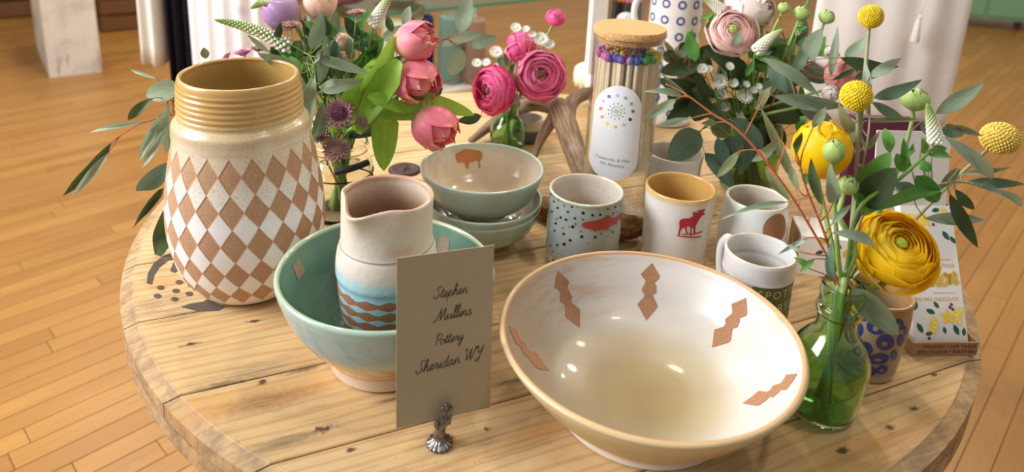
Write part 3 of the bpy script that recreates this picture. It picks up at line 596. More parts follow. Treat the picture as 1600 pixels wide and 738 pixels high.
m = MB(); m.tube(crom([(.004, -.046, .083), (.020, -.044, .087), (.034, -.038, .090), (.046, -.030, .093)], 6), [.0042, .0048, .0046, .0044], 10); m.build('wooden_grip', flat('black_wood', srgb(38, 32, 30), .55), t)
# large green vase (pale bouquet)
VCC = at(1165, 292)
full, op, inn, nl = pot([(.034, 0), (.041, .002), (.044, .02), (.046, .06), (.044, .10), (.040, .118), (.042, .125)], .003, sub=5, floor=.008); m = MB(); m.lathe(full, 48)
t = thing('vase', 'green glass vase holding the pale pink and white bouquet behind the cups', 'vase', VCC); m.build('glass_body', tinted('vase_glass', srgb(180, 206, 150)), t)
m = MB(); m.lathe([(0, .009), (.039, .0095), (.0425, .085), (0, .085)], 40); m.build('water', glass('vase_water', (.75, .85, .6), refl=.4), t)
# ================================================================== MATCH JAR
MJC = at(957, 338); RJ = .0475
t = thing('match_jar', 'tall glass cylinder of coloured matches with cork lid and white oval label', 'jar', MJC)
full, op, inn, nl = pot([(.040, 0), (RJ, .001), (RJ, .02), (RJ, .1), (RJ, .2), (RJ, .2722)], .0022, sub=3, floor=.006); m = MB(); m.lathe(full, 64); sharp(m.build('glass_cylinder', M_glass, t), 50)
m = MB(); m.lathe([(0, .083), (.0448, .083), (.0448, .087), (0, .087)], 48); sharp(m.build('glass_shelf', M_glass, t))
g = G('cork', .85, spec=.2); f = g.noise(g.obj(), 420, 4); f2 = g.vor(g.obj(), 260).outputs['Distance']; g.col(g.mix(g.step(f, .35, .7), srgb(222, 178, 122), srgb(186, 136, 84))); g.bump(g.ma('ADD', f, f2), .4, .001); M_cork = g.m
m = MB(); m.lathe([(0, .2655), (.0445, .2655), (.0450, .2732), (.0482, .2736), (.0488, .2755), (.0488, .2812), (.0478, .2832), (0, .2834)], 56); sharp(m.build('cork_lid', M_cork, t), 40)
lab = [(210+170*math.cos(a), 185-168*math.sin(a)) for a in np.linspace(.12, PI-.12, 15)]+[(180+175*math.cos(a), 530-170*math.sin(a)) for a in np.linspace(PI+.02, 2*PI-.02, 15)]
lz = lambda P: zoom(920, 130, 4.61, P)
M_paper = flat('white_label_paper', srgb(236, 236, 240), .6)
lb = pix_out(MJC, op, [lz(lab)], 'paper_label', M_paper, t, .0005, .005)
def pm(name, c, r=.5): return flat(name, c, r)
for (x, y), c in zip([(147, 95), (205, 87), (265, 106), (306, 147), (317, 202), (297, 260), (252, 299), (192, 313), (134, 291), (98, 241), (88, 182), (105, 128)], [(112, 112, 200), (172, 204, 238), (120, 196, 140), (124, 190, 60), (70, 130, 50), (50, 44, 40), (196, 196, 204), (214, 214, 50), (246, 220, 60), (244, 168, 60), (240, 140, 50), (244, 180, 226)]):
    pix_out(MJC, op, [lz(circle(x, y, 12, 14))], 'printed_dot', pm('label_dot', srgb(*c)), lb, .0008, .01)
ang_ = np.linspace(0, 2*PI, 13)[:-1]+.2
pix_out(MJC, op, [lz(circle(199+58*math.cos(a), 202+56*math.sin(a), 4.5, 8)) for a in ang_], 'printed_specks', pm('label_black', srgb(60, 60, 60)), lb, .0008, .01)
M_lg = pm('label_grey', srgb(190, 190, 194)); pix_out(MJC, op, [lz(circle(198, 202, 38, 24)), lz(circle(198, 202, 31, 24))], 'printed_ring', M_lg, lb, .0008, .01); pix_out(MJC, op, [lz(circle(198, 202, 18, 18))], 'printed_disc', M_lg, lb, .0008, .01)
L, a0, rr_ = pix_out(MJC, op, [lz([(165, 551), (163, 590)])], '', None, None, step=None)
for (x_, z_), s_ in zip(L[0], ('Fredericks & Mae', '105 Matches')):
    bm_map(text_bm(s_, .0062, .003, 1.1), outside(op, a0+x_/rr_, z_, .0008, rr_), 'lettering', pm('label_lettering', srgb(140, 140, 146)), lb)
# matches
M_stick = flat('pale_aspen', srgb(252, 232, 202), .7, .05, 200); M_stickb = flat('black_stick', srgb(40, 38, 38), .7)
m = MB(); m.box((0, 0, .078), (.0038, .0038, .156)); stick_me = m.mesh('match', M_stick, False)
m = MB(); m.ball((0, 0, 0), .0041, 8, 6, (1, 1, 1.35)); 
hcol = {'pink': (236, 120, 170), 'purple': (120, 80, 180), 'blue': (70, 90, 190), 'sky': (60, 160, 200), 'teal': (20, 150, 160), 'green': (60, 170, 90), 'lime': (170, 200, 60), 'yellow': (246, 214, 40), 'orange': (240, 130, 40), 'red': (216, 64, 40), 'black': (40, 44, 48)}
head_me = {k: m.mesh('match_head', flat('match_head_'+k, srgb(*c), .55)) for k, c in hcol.items()}
rs = random.Random(5); cnt = 0
def place_match(x, y, z, colr, lean, grp, lab_, stick=stick_me):
    o = link(bpy.data.objects.new('match', stick)); o.location = (x, y, z); o.rotation_euler = (lean[0], lean[1], rs.random()*3); tag(o, lab_, 'match', grp)
    h_ = link(bpy.data.objects.new('match_head', head_me[colr]), o); h_.location = (0, 0, .1575)
pts = []
for ring, nn in ((.0405, 46), (.0345, 34), (.0275, 20), (.0195, 13), (.0115, 8), (.004, 3)):
    for k in range(nn): a = 2*PI*k/nn+rs.uniform(-.06, .06); pts.append((ring*math.cos(a), ring*math.sin(a)))
for x, y in pts:
    u = x/.04; fr = -y/.04
    if u < -.75: c = rs.choice(('pink', 'purple', 'pink', 'sky'))
    elif u < -.35: c = rs.choice(('lime', 'pink', 'green', 'pink') if fr < .5 else ('pink', 'sky', 'purple', 'blue'))
    elif u < .05: c = rs.choice(('red', 'orange', 'lime', 'yellow', 'red', 'teal') if fr < .55 else ('sky', 'blue', 'pink'))
    elif u < .45: c = rs.choice(('black', 'teal', 'red', 'orange', 'sky', 'lime') if fr < .55 else ('blue', 'blue', 'black'))
    elif u < .78: c = rs.choice(('black', 'green', 'lime', 'purple') if fr < .2 else ('green', 'green', 'black'))
    else: c = rs.choice(('yellow', 'yellow', 'yellow', 'green'))
    place_match(MJC.x+x*.97, MJC.y+y*.97, TZ+.0878, c, (rs.uniform(-.02, .02), rs.uniform(-.02, .02)), 'coloured matches in the front match jar', c+'-headed match with a pale stick in the front match jar')
# ================================================================== NAME CARD ON ITS PEWTER HAND
cx, cy, cz, yaw, tilt, roll, cw, ch = CARD
ex = np.array([math.cos(yaw), math.sin(yaw), 0]); nn_ = np.array([math.sin(yaw), -math.cos(yaw), 0]); ez = math.cos(tilt)*np.array([0, 0, 1.])-math.sin(tilt)*nn_
e1 = ex*math.cos(roll)+ez*math.sin(roll); e2 = -ex*math.sin(roll)+ez*math.cos(roll); e3 = np.cross(e1, e2)
card = bpy.data.objects.new('place_card', None); COL.objects.link(card); tag(card, 'tan paper name card with black script held by the pewter hand', 'card')
card.matrix_world = Matrix(((e1[0], e2[0], e3[0], cx), (e1[1], e2[1], e3[1], cy), (e1[2], e2[2], e3[2], cz+TZ), (0, 0, 0, 1)))
g = G('kraft_card', .7, spec=.2); f = g.noise(g.obj(), 900, 2); g.col(g.mix(f, srgb(164, 148, 120), srgb(184, 168, 140))); M_card = g.m
m = MB(); m.box((0, ch/2, 0), (cw, ch, .0007)); m.build('paper', M_card, card, False)
GL = {'a': (1.1, [[(.75, .85), (.45, 1), (.1, .6), (.15, .1), (.45, .05), (.75, .6), (.8, .95)], [(.8, .95), (.75, .3), (.9, .02), (1.15, .25)]]),
 'd': (1.1, [[(.75, .85), (.45, 1), (.1, .6), (.15, .1), (.45, .05), (.78, .6), (.95, 2.)], [(.95, 2.), (.78, .4), (.9, .02), (1.15, .25)]]),
 'e': (.8, [[(0, .2), (.45, .5), (.6, .85), (.4, 1), (.12, .6), (.2, .1), (.5, .02), (.85, .3)]]),
 'h': (1., [[(0, .2), (.5, 1.4), (.55, 2.1), (.35, 2.1), (.2, 1.2), (.12, 0)], [(.12, 0), (.3, .7), (.6, 1), (.72, .75), (.65, .2), (.8, .02), (1.05, .3)]]),
 'i': (.55, [[(0, .2), (.3, .95)], [(.3, .95), (.22, .2), (.35, .02), (.6, .3)], [(.38, 1.4), (.45, 1.5)]]),
 'l': (.5, [[(0, .2), (.4, 1.3), (.5, 2.1), (.32, 2.15), (.2, 1.2), (.18, .2), (.32, .02), (.55, .3)]]),
 'n': (1., [[(0, .2), (.15, .95)], [(.15, .95), (.1, 0)], [(.1, 0), (.3, .7), (.6, 1), (.72, .75), (.65, .2), (.8, .02), (1.05, .3)]]),
 'm': (1.6, [[(0, .2), (.15, .95)], [(.15, .95), (.1, 0)], [(.1, 0), (.3, .7), (.55, 1), (.66, .75), (.62, 0)], [(.62, 0), (.85, .7), (1.1, 1), (1.25, .75), (1.2, .2), (1.35, .02), (1.6, .3)]]),
 'o': (.95, [[(.5, 1), (.15, .75), (.1, .25), (.4, 0), (.75, .3), (.75, .8), (.5, 1), (.6, .8), (1., .85)]]),
 'p': (1., [[(0, .2), (.2, 1.)], [(.2, 1.1), (.05, -1.1)], [(.12, .1), (.35, .8), (.65, 1), (.8, .6), (.6, .05), (.25, .1)], [(.6, .05), (1., .3)]]),
 'r': (.8, [[(0, .2), (.25, 1.1), (.35, .9), (.6, .9), (.5, .3), (.62, .02), (.85, .3)]]),
 's': (.8, [[(0, .2), (.42, 1.15)], [(.42, 1.15), (.42, .8), (.66, .4), (.5, .02), (.12, .06)], [(.56, .03), (.85, .25)]]),
 't': (.6, [[(0, .2), (.4, 1.8)], [(.42, 1.8), (.22, .3), (.35, .02), (.65, .3)], [(.1, 1.25), (.65, 1.3)]]),
 'u': (1., [[(0, .2), (.2, .95), (.15, .3), (.3, .02), (.6, .3), (.75, .95)], [(.75, .95), (.7, .3), (.82, .02), (1.05, .3)]]),
 'y': (.9, [[(0, .2), (.2, .95), (.15, .4), (.35, .1), (.65, .5), (.78, .95)], [(.78, .95), (.6, -.6), (.3, -1.1), (.1, -.8), (.5, -.1), (.95, .3)]]),
 'w': (1.3, [[(0, .2), (.2, .95), (.15, .3), (.3, .02), (.55, .3), (.65, .95)], [(.65, .95), (.6, .3), (.75, .02), (1.05, .4), (1.1, .95), (1.35, .8)]]),
 'S': (1.3, [[(1.35, 1.9), (1.1, 2.2), (.7, 2.), (.65, 1.5), (.95, 1.), (.95, .35), (.5, 0), (.05, .25), (.2, .6)]]),
 'M': (1.7, [[(-.5, -.1), (-.1, .1), (.35, 1.2), (.55, 2.1)], [(.55, 2.1), (.6, 1.), (.65, .05)], [(.65, .05), (1., 1.2), (1.3, 2.1)], [(1.3, 2.1), (1.3, 1.), (1.35, .2), (1.5, .02), (1.75, .3)]]),
 'P': (1., [[(.45, 2.), (.35, 1.), (.2, -.1)], [(0, 1.5), (.2, 2.), (.75, 2.25), (1.15, 1.9), (1., 1.2), (.5, 1.)]]),
 'W': (1.9, [[(-.1, 1.8), (.2, 2.2), (.35, 1.8), (.35, .8), (.45, .05)], [(.45, .05), (.85, 1.2), (1.1, 2.1)], [(1.1, 2.1), (1.05, 1.), (1.15, .05)], [(1.15, .05), (1.6, 1.2), (1.9, 2.2), (2.1, 2.1)]]),
 'Y': (1.3, [[(0, 1.8), (.3, 2.2), (.45, 1.7), (.5, 1.1), (.75, 1.), (1.1, 1.6), (1.3, 2.2)], [(1.3, 2.2), (1.05, .9), (.75, -.3), (.35, -.5), (.3, -.2), (.7, .1)]]), ' ': (.7, [])}
def script(mb, txt, x0, y0, width, slant=.35, pen=.066, z=.0006, rise=0., cap=1.0):
    tot = sum(GL[c][0] for c in txt); k = width/tot; x = x0
    for c in txt:
        w_, strokes = GL[c]
        for st in strokes:
            P = [np.array((x+(p[0]+slant*p[1]*.55)*k, y0+p[1]*k*cap)) for p in crom(st, 7)]; V = []
            for i, p in enumerate(P):
                d = P[min(i+1, len(P)-1)]-P[max(i-1, 0)]; d = d/(np.linalg.norm(d)+1e-12); nb = np.array((-d[1], d[0]))
                w = pen*k*(.38+.75*abs(d[0]*math.sin(-1.0)-d[1]*math.cos(-1.0))*(.5 if len(st) < 3 else 1)+.1)
                V += [p+nb*w, p-nb*w]
            V = [(v[0], v[1]+rise*(v[0]-x0), z) for v in V]; mb.add(V, [(2*i, 2*i+1, 2*i+3, 2*i+2) for i in range(len(P)-1)])
        x += w_*k
M_ink = flat('black_ink', srgb(40, 36, 34), .6)
for txt, fx, fy, fw_, rs_ in (('Stephen', .365, .735, .355, .03), ('Mullins', .40, .600, .37, .03), ('Pottery', .385, .455, .30, .05), ('Sheridan WY', .19, .305, .70, .07)):
    m = MB(); script(m, txt, (fx-.5)*cw, fy*ch, fw_*cw, rise=rs_); m.build('script_line', M_ink, card, False)
# pewter hand clip
HB = at(687, 694); clip = thing('card_holder', 'small pewter hand card holder on a ruffled round base', 'card holder', HB)
g = G('pewter', .38, metal=1.); f = g.noise(g.obj(), 260, 4); g.col(g.mix(g.step(f, .35, .65), srgb(96, 92, 90), srgb(150, 146, 142))); g.bump(f, .3, .0006); M_pew = g.m
m = MB(); m.lathe([(0, 0), (.0108, 0), (.0114, .0012), (.0114, .0022), (.0100, .0031), (.0080, .0041), (.0060, .0056), (.0050, .0070), (0, .0075)], 64, wob=lambda a, z: .07*math.sin(16*a)*(1 if .001 < z < .0075 else .0)); m.build('ruffled_base', M_pew, clip)
m = MB(); hx = ex; hn = np.array([nn_[0], nn_[1], 0]); Z = np.array([0, 0, 1.])
def hp(a, b, c): return hx*a+hn*b+Z*c       # right, towards viewer, up
m.tube([hp(-.0005, 0, .006), hp(-.0002, 0, .012), hp(.001, 0, .018), hp(.0025, .0002, .022), hp(.0045, .0003, .027), hp(.0055, .0002, .0325)], [.0052, .0046, .0042, .0049, .0048, .0022], 16, True)
for i, (dx, ln) in enumerate(((-.0037, .0125), (-.0012, .0150), (.0013, .0142), (.0037, .0115))):
    b0 = hp(.0045+dx, .0006, .0262); m.tube([b0-Z*.006-hx*.001, b0+hp(.0006, .0004, ln*.4), b0+hp(.0014, .0002, ln*.75), b0+hp(.0018, -.0004, ln)], [.0022, .0021, .0019, .0014], 10)
b0 = hp(-.0018, .0008, .0195); m.tube([b0, b0+hp(-.0022, .0006, .0022), b0+hp(-.0026, .0010, .0058), b0+hp(-.0020, .0010, .0078)], [.0024, .0022, .0019, .0014], 10)
o = m.build('hand', M_pew, clip); r_ = o.modifiers.new('merge', 'REMESH'); r_.mode = 'VOXEL'; r_.voxel_size = .0003; r_.use_smooth_shade = True
# ================================================================== CHOCOLATE BARS
def slab(th, ex_, ey_, ez_, org, dims, name, mat):
    """box with its own axes, centred bottom front at org"""
    m = MB(); m.box((0, dims[1]/2, dims[2]/2), dims); o = m.build(name, mat, th, False)
    return o
M_kraft = flat('brown_kraft', srgb(172, 130, 92), .75, .08, 140); M_white = flat('white_card', srgb(236, 230, 222), .55)
TYA = math.radians(5)
ctr = at(1474, 556.5); tray = thing('display_tray', 'brown kraft display tray with printed front at the table edge', 'tray', ctr, TYA)
tw, td_, thh = .0745, .056, .0165
for nm, c, d in (('front_panel', (0, .0008, thh/2), (tw, .0016, thh)), ('back_panel', (0, td_, thh*1.2), (tw, .0016, thh*2.4)), ('side_panel', (-tw/2+.0008, td_/2, thh/2), (.0016, td_-.0034, thh)), ('side_panel', (tw/2-.0008, td_/2, thh/2), (.0016, td_-.0034, thh)), ('base_panel', (0, td_/2, .0008), (tw-.0034, td_-.0034, .0016))):
    m = MB(); m.box(c, d); o = m.build(nm, M_kraft, tray, False)
    if nm == 'front_panel': tfp = o
M_dk = flat('brown_print', srgb(74, 50, 36), .7)
for s_, z_, sz in (('ORGANIC * FAIR TRADE', .0118, .0058), ('BIOLOGIQUE * ÉQUITABLE', .0052, .0058)):
    bm_map(text_bm(s_, sz, 0, 1.0), lambda x, y: (x*.97+.004, -.0002, z_+y), 'lettering', M_dk, tfp)
# bar
BT = math.radians(29); bw, bl, bd = .061, .156, .011
bar = bpy.data.objects.new('chocolate_bar', None); COL.objects.link(bar); tag(bar, 'white chocolate bar box printed with lemons and gold lettering', 'chocolate bar')
bar.matrix_world = Matrix.Translation(ctr+Vector((0, 0, .002)))@Matrix.Rotation(TYA, 4, 'Z')@Matrix.Translation((.002, .0042, 0))@Matrix.Rotation(PI/2-BT, 4, 'X')
# local: x right, y up the face, -? face normal = +z after rotation (towards viewer)
m = MB(); m.box((0, bl/2, -bd/2), (bw, bl, bd)); m.build('box', M_white, bar, False)
M_gold = flat('gold_print', srgb(226, 178, 66), .45); M_lem = flat('lemon_print', srgb(250, 216, 76), .5); M_lem2 = flat('lemon_pulp_print', srgb(252, 232, 140), .5); M_lf = flat('leaf_print', srgb(34, 96, 66), .5); M_plum = flat('plum_print', srgb(140, 60, 80), .5); M_linep = flat('outline_print', srgb(60, 60, 60), .5)
def pr(loop, name, mat, z=.0003, par=bar): return bm_map(poly_bm([loop], 0), lambda x, y: (x, y, z), name, mat, par)
def pleaf(x, y, l, w, a, mat=M_lf, par=bar, z=.0004):
    pr([(x+l*math.cos(a)*t_-math.sin(a)*w*s_, y+l*math.sin(a)*t_+math.cos(a)*w*s_) for t_, s_ in ((0, 0), (.25, .4), (.55, .5), (.8, .3), (1, 0), (.8, -.3), (.55, -.5), (.25, -.4))], 'printed_leaf', mat, z, par)
def lemon(x, y, r, a):
    pr([(x+r*math.cos(a+q), y+r*math.sin(a+q)) for q in np.linspace(0, PI, 14)], 'printed_lemon', M_lem, .0003)
    for q in np.linspace(.25, PI-.25, 5): pr([(x+.25*r*math.cos(a+q), y+.25*r*math.sin(a+q)), (x+.85*r*math.cos(a+q-.22), y+.85*r*math.sin(a+q-.22)), (x+.85*r*math.cos(a+q+.22), y+.85*r*math.sin(a+q+.22))], 'printed_segment', M_lem2, .0004)
lemon(-.012, .028, .0105, -2.0); lemon(.0265, .036, .010, 1.3); lemon(-.020, .137, .010, .3); lemon(.016, .146, .009, -1.8)
for x, y in ((.010, .036), (-.004, .140)):
    for k in range(5): pleaf(x, y, .009, .0052, 2*PI*k/5+.3, M_lem, z=.00035)
for x, y, l, a in ((-.004, .040, .011, 2.8), (.001, .045, .009, 2.2), (-.026, .030, .012, -1.1), (-.028, .043, .010, 1.1), (-.018, .018, .009, .2), (.016, .028, .012, -1.2), (.004, .026, .008, -1.4), (.026, .016, .009, 1.4), (.016, .128, .012, -1.), (.024, .122, .010, -.9), (-.008, .128, .012, 3.), (-.026, .124, .010, 2.), (.006, .150, .010, .2)): pleaf(x, y, l, l*.5, a)
for x, y in ((.014, .046), (.017, .044), (.016, .049), (-.014, .014), (.006, .135)): pr(circle(x, y, .0018, 10), 'printed_berry', M_plum, .0004)
m = MB(); script(m, 'lemon', -.024, .066, .050, pen=.17, rise=.10, cap=1.15); m.build('script_line', M_gold, bar, False)
for s_, y_, sz in (('ORGANIC FAIR TRADE', .090, .0058), ('45% MILK CHOCOLATE', .0545, .0056)): bm_map(text_bm(s_, sz, 0), lambda x, y: (x*.85, y_+y, .0004), 'lettering', M_gold, bar)
for y_ in (.0965, .061): pr([(-.004, y_), (.022, y_), (.022, y_+.0007), (-.004, y_+.0007)], 'printed_rule', M_gold)
# grey script card and plum box behind the bar
def standing(name, label, cat, px_c, py_top, Y, w, hgt, d, rz, lean, mat):
    P = aty(px_c, py_top, Y); zt = P.z-TZ; o = bpy.data.objects.new(name, None); COL.objects.link(o); tag(o, label, cat)
    o.matrix_world = Matrix.Translation((P.x, Y-zt*math.tan(lean), TZ+d*math.sin(lean)))@Matrix.Rotation(rz, 4, 'Z')@Matrix.Rotation(PI/2-lean, 4, 'X')
    m = MB(); L_ = zt/math.cos(lean); m.box((0, L_/2, -d/2), (w, L_, d)); m.build('board', mat, o, False); return o, L_
gc, L_ = standing('sign_card', 'pale grey card with script lettering behind the chocolate bar', 'card', 1432, 206, .86, .096, 0, .0025, .06, .22, flat('grey_card', srgb(206, 198, 190), .6))
m = MB(); script(m, 'swirl', .012, L_*.42, .034, pen=.06); m.build('script_line', M_ink, gc, False)
pb, L2 = standing('gift_box', 'dark plum box standing behind the grey script card', 'box', 1389, 188, .93, .094, 0, .02, .02, .1, flat('plum_card', srgb(92, 26, 58), .5))
# carton behind the brown-disc cup
cpos = at(1268, 432); ct = thing('carton', 'white printed carton with brown striped end behind the brown disc cup', 'box', cpos, math.radians(-8))
m = MB(); m.box((.012, .03, .027), (.062, .055, .054)); m.build('body', M_white, ct, False)
for k in range(6): m = MB(); m.box((-.0195, .008+k*.009, .027), (.0012, .004, .050)); m.build('printed_stripe', M_kraft, ct, False)
for x, z, a, mm in ((.0, .03, .6, M_lf), (.008, .045, 2., M_gold), (.02, .02, 1., M_lf), (.03, .042, 2.5, M_lf), (.018, .038, .4, M_gold), (.035, .03, 1.5, M_gold)):
    bm_map(poly_bm([[(x+.012*math.cos(a)*t_-math.sin(a)*.006*s_, z+.012*math.sin(a)*t_+math.cos(a)*.006*s_) for t_, s_ in ((0, 0), (.25, .4), (.6, .5), (1, 0), (.6, -.5), (.25, -.4))]], 0), lambda x, y: (x, .0022, y), 'printed_leaf', mm, ct)
# ================================================================== ANTLER, DRIFTWOOD, SMALL BOWL, CAKE STAND, PITCHER
g = G('antler', .65); ob = g.obj(); vv = g.n('ShaderNodeCombineXYZ', None, _0=g.attr('ac'), _1=g.attr('as'), _2=g.ma('MULTIPLY', g.attr('al'), 9.)).outputs[0]
f = g.noise(vv, 5.5, 5, .65); f2 = g.noise(ob, 22, 3); c = g.ramp(f, [(.32, srgb(104, 78, 54)), (.5, srgb(150, 120, 90)), (.68, srgb(190, 164, 134))]); g.col(g.mix(g.ma('MULTIPLY', g.step(f2, .5, .75), .5), c, srgb(196, 176, 150))); g.bump(f, 1., .004); M_ant = g.m
an = thing('antler', 'brown ridged antler lying behind the stacked bowls and speckled tumbler', 'antler', at(880, 260))
def A(x, y, z): return np.array(at(x, y, z)-an.location)
m = MB(); AC, AS, AL = [], [], []
def tine(pts, rads, n):
    P = crom(pts, 9); k0 = len(m.v); m.tube(P, rads, n); d = np.r_[0, np.cumsum([np.linalg.norm(P[i+1]-P[i]) for i in range(len(P)-1)])]
    for i in range(len(P)):
        for k in range(n): a_ = 2*PI*k/n; AC.append(math.cos(a_)); AS.append(math.sin(a_)); AL.append(float(d[i])*.55)
tine([A(926, 292, .019), A(915, 275, .034), A(898, 235, .055), A(884, 195, .075), A(873, 168, .088), A(868, 158, .094)], [.019, .0185, .018, .0195, .019, .010], 22)
tine([A(884, 190, .078), A(893, 160, .095), A(918, 146, .10), A(945, 150, .094), A(970, 172, .08)], [.015, .0125, .011, .01, .007], 18)
tine([A(884, 180, .082), A(850, 162, .082), A(815, 166, .062), A(775, 190, .030), A(735, 221, .0075)], [.013, .0155, .014, .011, .006], 18)
tine([A(870, 176, .082), A(855, 200, .06), A(842, 225, .028), A(836, 246, .006)], [.012, .010, .007, .0035], 14)
m.a.update({'ac': AC, 'as': AS, 'al': AL}); m.build('beam', M_ant, an)
g = G('driftwood', .85, spec=.2); ob = g.obj(); f = g.noise(g.map(ob, (.6, 2, 2)), 70, 6, .65); g.col(g.ramp(f, [(.3, srgb(90, 62, 36)), (.5, srgb(146, 104, 62)), (.7, srgb(188, 148, 100))])); g.bump(f, 1., .006); M_dw = g.m
p0, p1 = Vector((.045, .945, TZ)), Vector((.185, .893, TZ)); dw = thing('driftwood', 'rough brown driftwood log lying behind the speckled tumbler', 'driftwood', (p0+p1)/2)
m = MB(); P = crom([np.array((x_, y_, TZ+z_))-np.array(dw.location) for x_, y_, z_ in ((.040, .952, .014), (.06, .935, .018), (.09, .912, .019), (.12, .900, .018), (.15, .890, .0195), (.172, .888, .021), (.188, .896, .018))], 6); m.tube(P, [.010, .015, .0165, .015, .016, .0175, .016, .011], 18)
rr = np.random.RandomState(4); m.v = [tuple(np.array(v)+rr.uniform(-.0016, .0016, 3)) for v in m.v]; m.build('log', M_dw, dw)
g = glaze('slate_bowl_glaze', [(0, srgb(86, 88, 104)), (.55, srgb(92, 94, 112)), (.62, srgb(206, 198, 186)), (1, srgb(214, 206, 194)), (2, srgb(190, 180, 170))], .3, warp=.01)
full, op, inn, nl = pot([(.020, 0), (.024, .001), (.0275, .012), (.0285, .03), (.028, .042)], .003, sub=5); m = MB(); pot_mesh(m, full, nl, 40); o = m.build('small_bowl', g.m, None, True, at(824, 218)); tag(o, 'small slate blue cup with a pale rim behind the antler', 'bowl')
# cake stand
CK = Vector((.205, 1.44, TZ)); M_ck = flat('white_ironstone', srgb(236, 230, 220), .3, .04, 60, coat=.3)
t = thing('cake_stand', 'white cake stand with scalloped edge behind the match jar', 'cake stand', CK)
m = MB(); m.lathe([(0, 0), (.040, 0), (.038, .006), (.015, .02), (.012, .045), (.02, .068), (0, .069)], 36); m.build('foot', M_ck, t)
m = MB(); m.lathe([(0, .0692), (.070, .070), (.074, .074), (.075, .079), (.072, .081), (0, .081)], 64); m.build('plate', M_ck, t)
M_ckg = flat('gilded_ironstone', srgb(226, 206, 166), .4, .15, 90)
for k in range(22):
    a = 2*PI*k/22; dx_ = .0755*PI/22*1.12; m = MB(); V = []
    for i in range(7):
        x = dx_*(i/3-1); lo = .046+.016*(abs(i/3-1))**2
        for z_, rr2 in ((.078, .0752), (.066, .0772), (lo, .0765), (lo+.001, .0745), (.076, .0725)): aa = a+x/.0755; V.append((rr2*math.cos(aa), rr2*math.sin(aa), z_))
    m.add(V, [(i*5+j, i*5+(j+1) % 5, (i+1)*5+(j+1) % 5, (i+1)*5+j) for i in range(6) for j in range(5)]+[(4, 3, 2, 1, 0), (30, 31, 32, 33, 34)]); m.build('scallop', M_ckg if k % 2 else M_ck, t)
# second match jar + box on the stand
JB = CK+Vector((.020, -.004, .0812))
t = thing('match_jar', 'second match jar with black sticks standing on the cake stand', 'jar', JB)
full, op2, inn, nl = pot([(.033, 0), (.0355, .001), (.0355, .05), (.0355, .215)], .002, sub=3, floor=.004); m = MB(); m.lathe(full, 40); sharp(m.build('glass_cylinder', M_glass, t), 50)
m = MB(); m.lathe([(0, .206), (.033, .206), (.034, .2155), (.037, .2165), (.037, .230), (0, .231)], 40); sharp(m.build('cork_lid', M_cork, t), 40)
LB = [(.0, .010)]+[]; lp = [(.021*math.cos(a), .106+.021*math.sin(a)) for a in np.linspace(0, PI, 14)]+[(-.021, .02), (.021, .02)]
lb = bm_map(poly_bm([[(x, y+.003) for x, y in lp]], .004), outside(op2, math.radians(-98), 0, .0006, .0355), 'paper_label', M_paper, t)
for k, c in zip(range(8), ((112, 112, 200), (172, 204, 238), (120, 196, 140), (124, 190, 60), (246, 220, 60), (240, 140, 50), (244, 180, 226), (90, 90, 90))):
    a = 2*PI*k/8; bm_map(poly_bm([circle(.011*math.cos(a), .108+.011*math.sin(a), .0016, 8)], 0), outside(op2, math.radians(-98), 0, .0009, .0355), 'printed_dot', pm('label_dot', srgb(*c)), lb)
m = MB(); m.box((0, 0, .0725), (.003, .003, .145)); sb_me = m.mesh('match', M_stickb, False)
rs = random.Random(8); hk = list(hcol)
for ring, nn in ((.029, 22), (.021, 15), (.013, 9)):
    for k in range(nn):
        a = 2*PI*k/nn; o = link(bpy.data.objects.new('match', sb_me)); o.location = JB+Vector((ring*math.cos(a), ring*math.sin(a), .0048)); hc = rs.choice(('orange', 'lime', 'sky', 'pink', 'black', 'yellow', 'teal')); tag(o, hc+'-headed match with a black stick on the cake stand', 'match', 'black matches in the jar on the cake stand')
        h_ = link(bpy.data.objects.new('match_head', head_me[hc]), o); h_.location = (0, 0, .1465)
bx_ = thing('soap_box', 'narrow white box with green leaf print on the cake stand', 'box', CK+Vector((-.040, -.030, .0812)), .15)
m = MB(); m.box((0, 0, .085), (.030, .030, .17)); m.build('body', M_white, bx_, False)
for k in range(8):
    z_ = .030+k*.006; a = .9 if k % 2 else 2.2; bm_map(poly_bm([[(-.005+.008*math.cos(a)*t_-math.sin(a)*.003*s_, z_+.008*math.sin(a)*t_+math.cos(a)*.003*s_) for t_, s_ in ((0, 0), (.3, .5), (1, 0), (.3, -.5))]], 0), lambda x, y: (x, -.0153, y), 'printed_leaf', flat('sage_print', srgb(120, 150, 110), .6), bx_)
# dotted pitcher
PC = at(1037, 186); M_pit = glaze('pitcher_glaze', [(0, srgb(196, 172, 156)), (.03, srgb(222, 212, 204)), (.1, srgb(232, 226, 220)), (1, srgb(236, 230, 224)), (2, srgb(200, 190, 180))], .3, coat=.2).m
full, op, inn, nl = pot([(.045, 0), (.052, .002), (.0535, .01), (.0525, .06), (.0515, .12), (.0505, .2), (.050, .275)], .004, sub=5); m = MB(); pot_mesh(m, full, nl, 56)
t = thing('pitcher', 'white ceramic pitcher with rows of blue rings and a loop handle', 'pitcher', PC); m.build('body', M_pit, t)
m = MB(); ha = math.radians(184); hd = np.array([math.cos(ha), math.sin(ha), 0])
m.tube(crom([hd*.050+[0, 0, .252], hd*.072+[0, 0, .250], hd*.081+[0, 0, .222], hd*.073+[0, 0, .188], hd*.050+[0, 0, .165]], 7), .0062, 12); m.a['pv'] = [.9]*len(m.v); m.build('handle', M_pit, t)
rg = flat('blue_ring_glaze', srgb(62, 84, 146), .35)
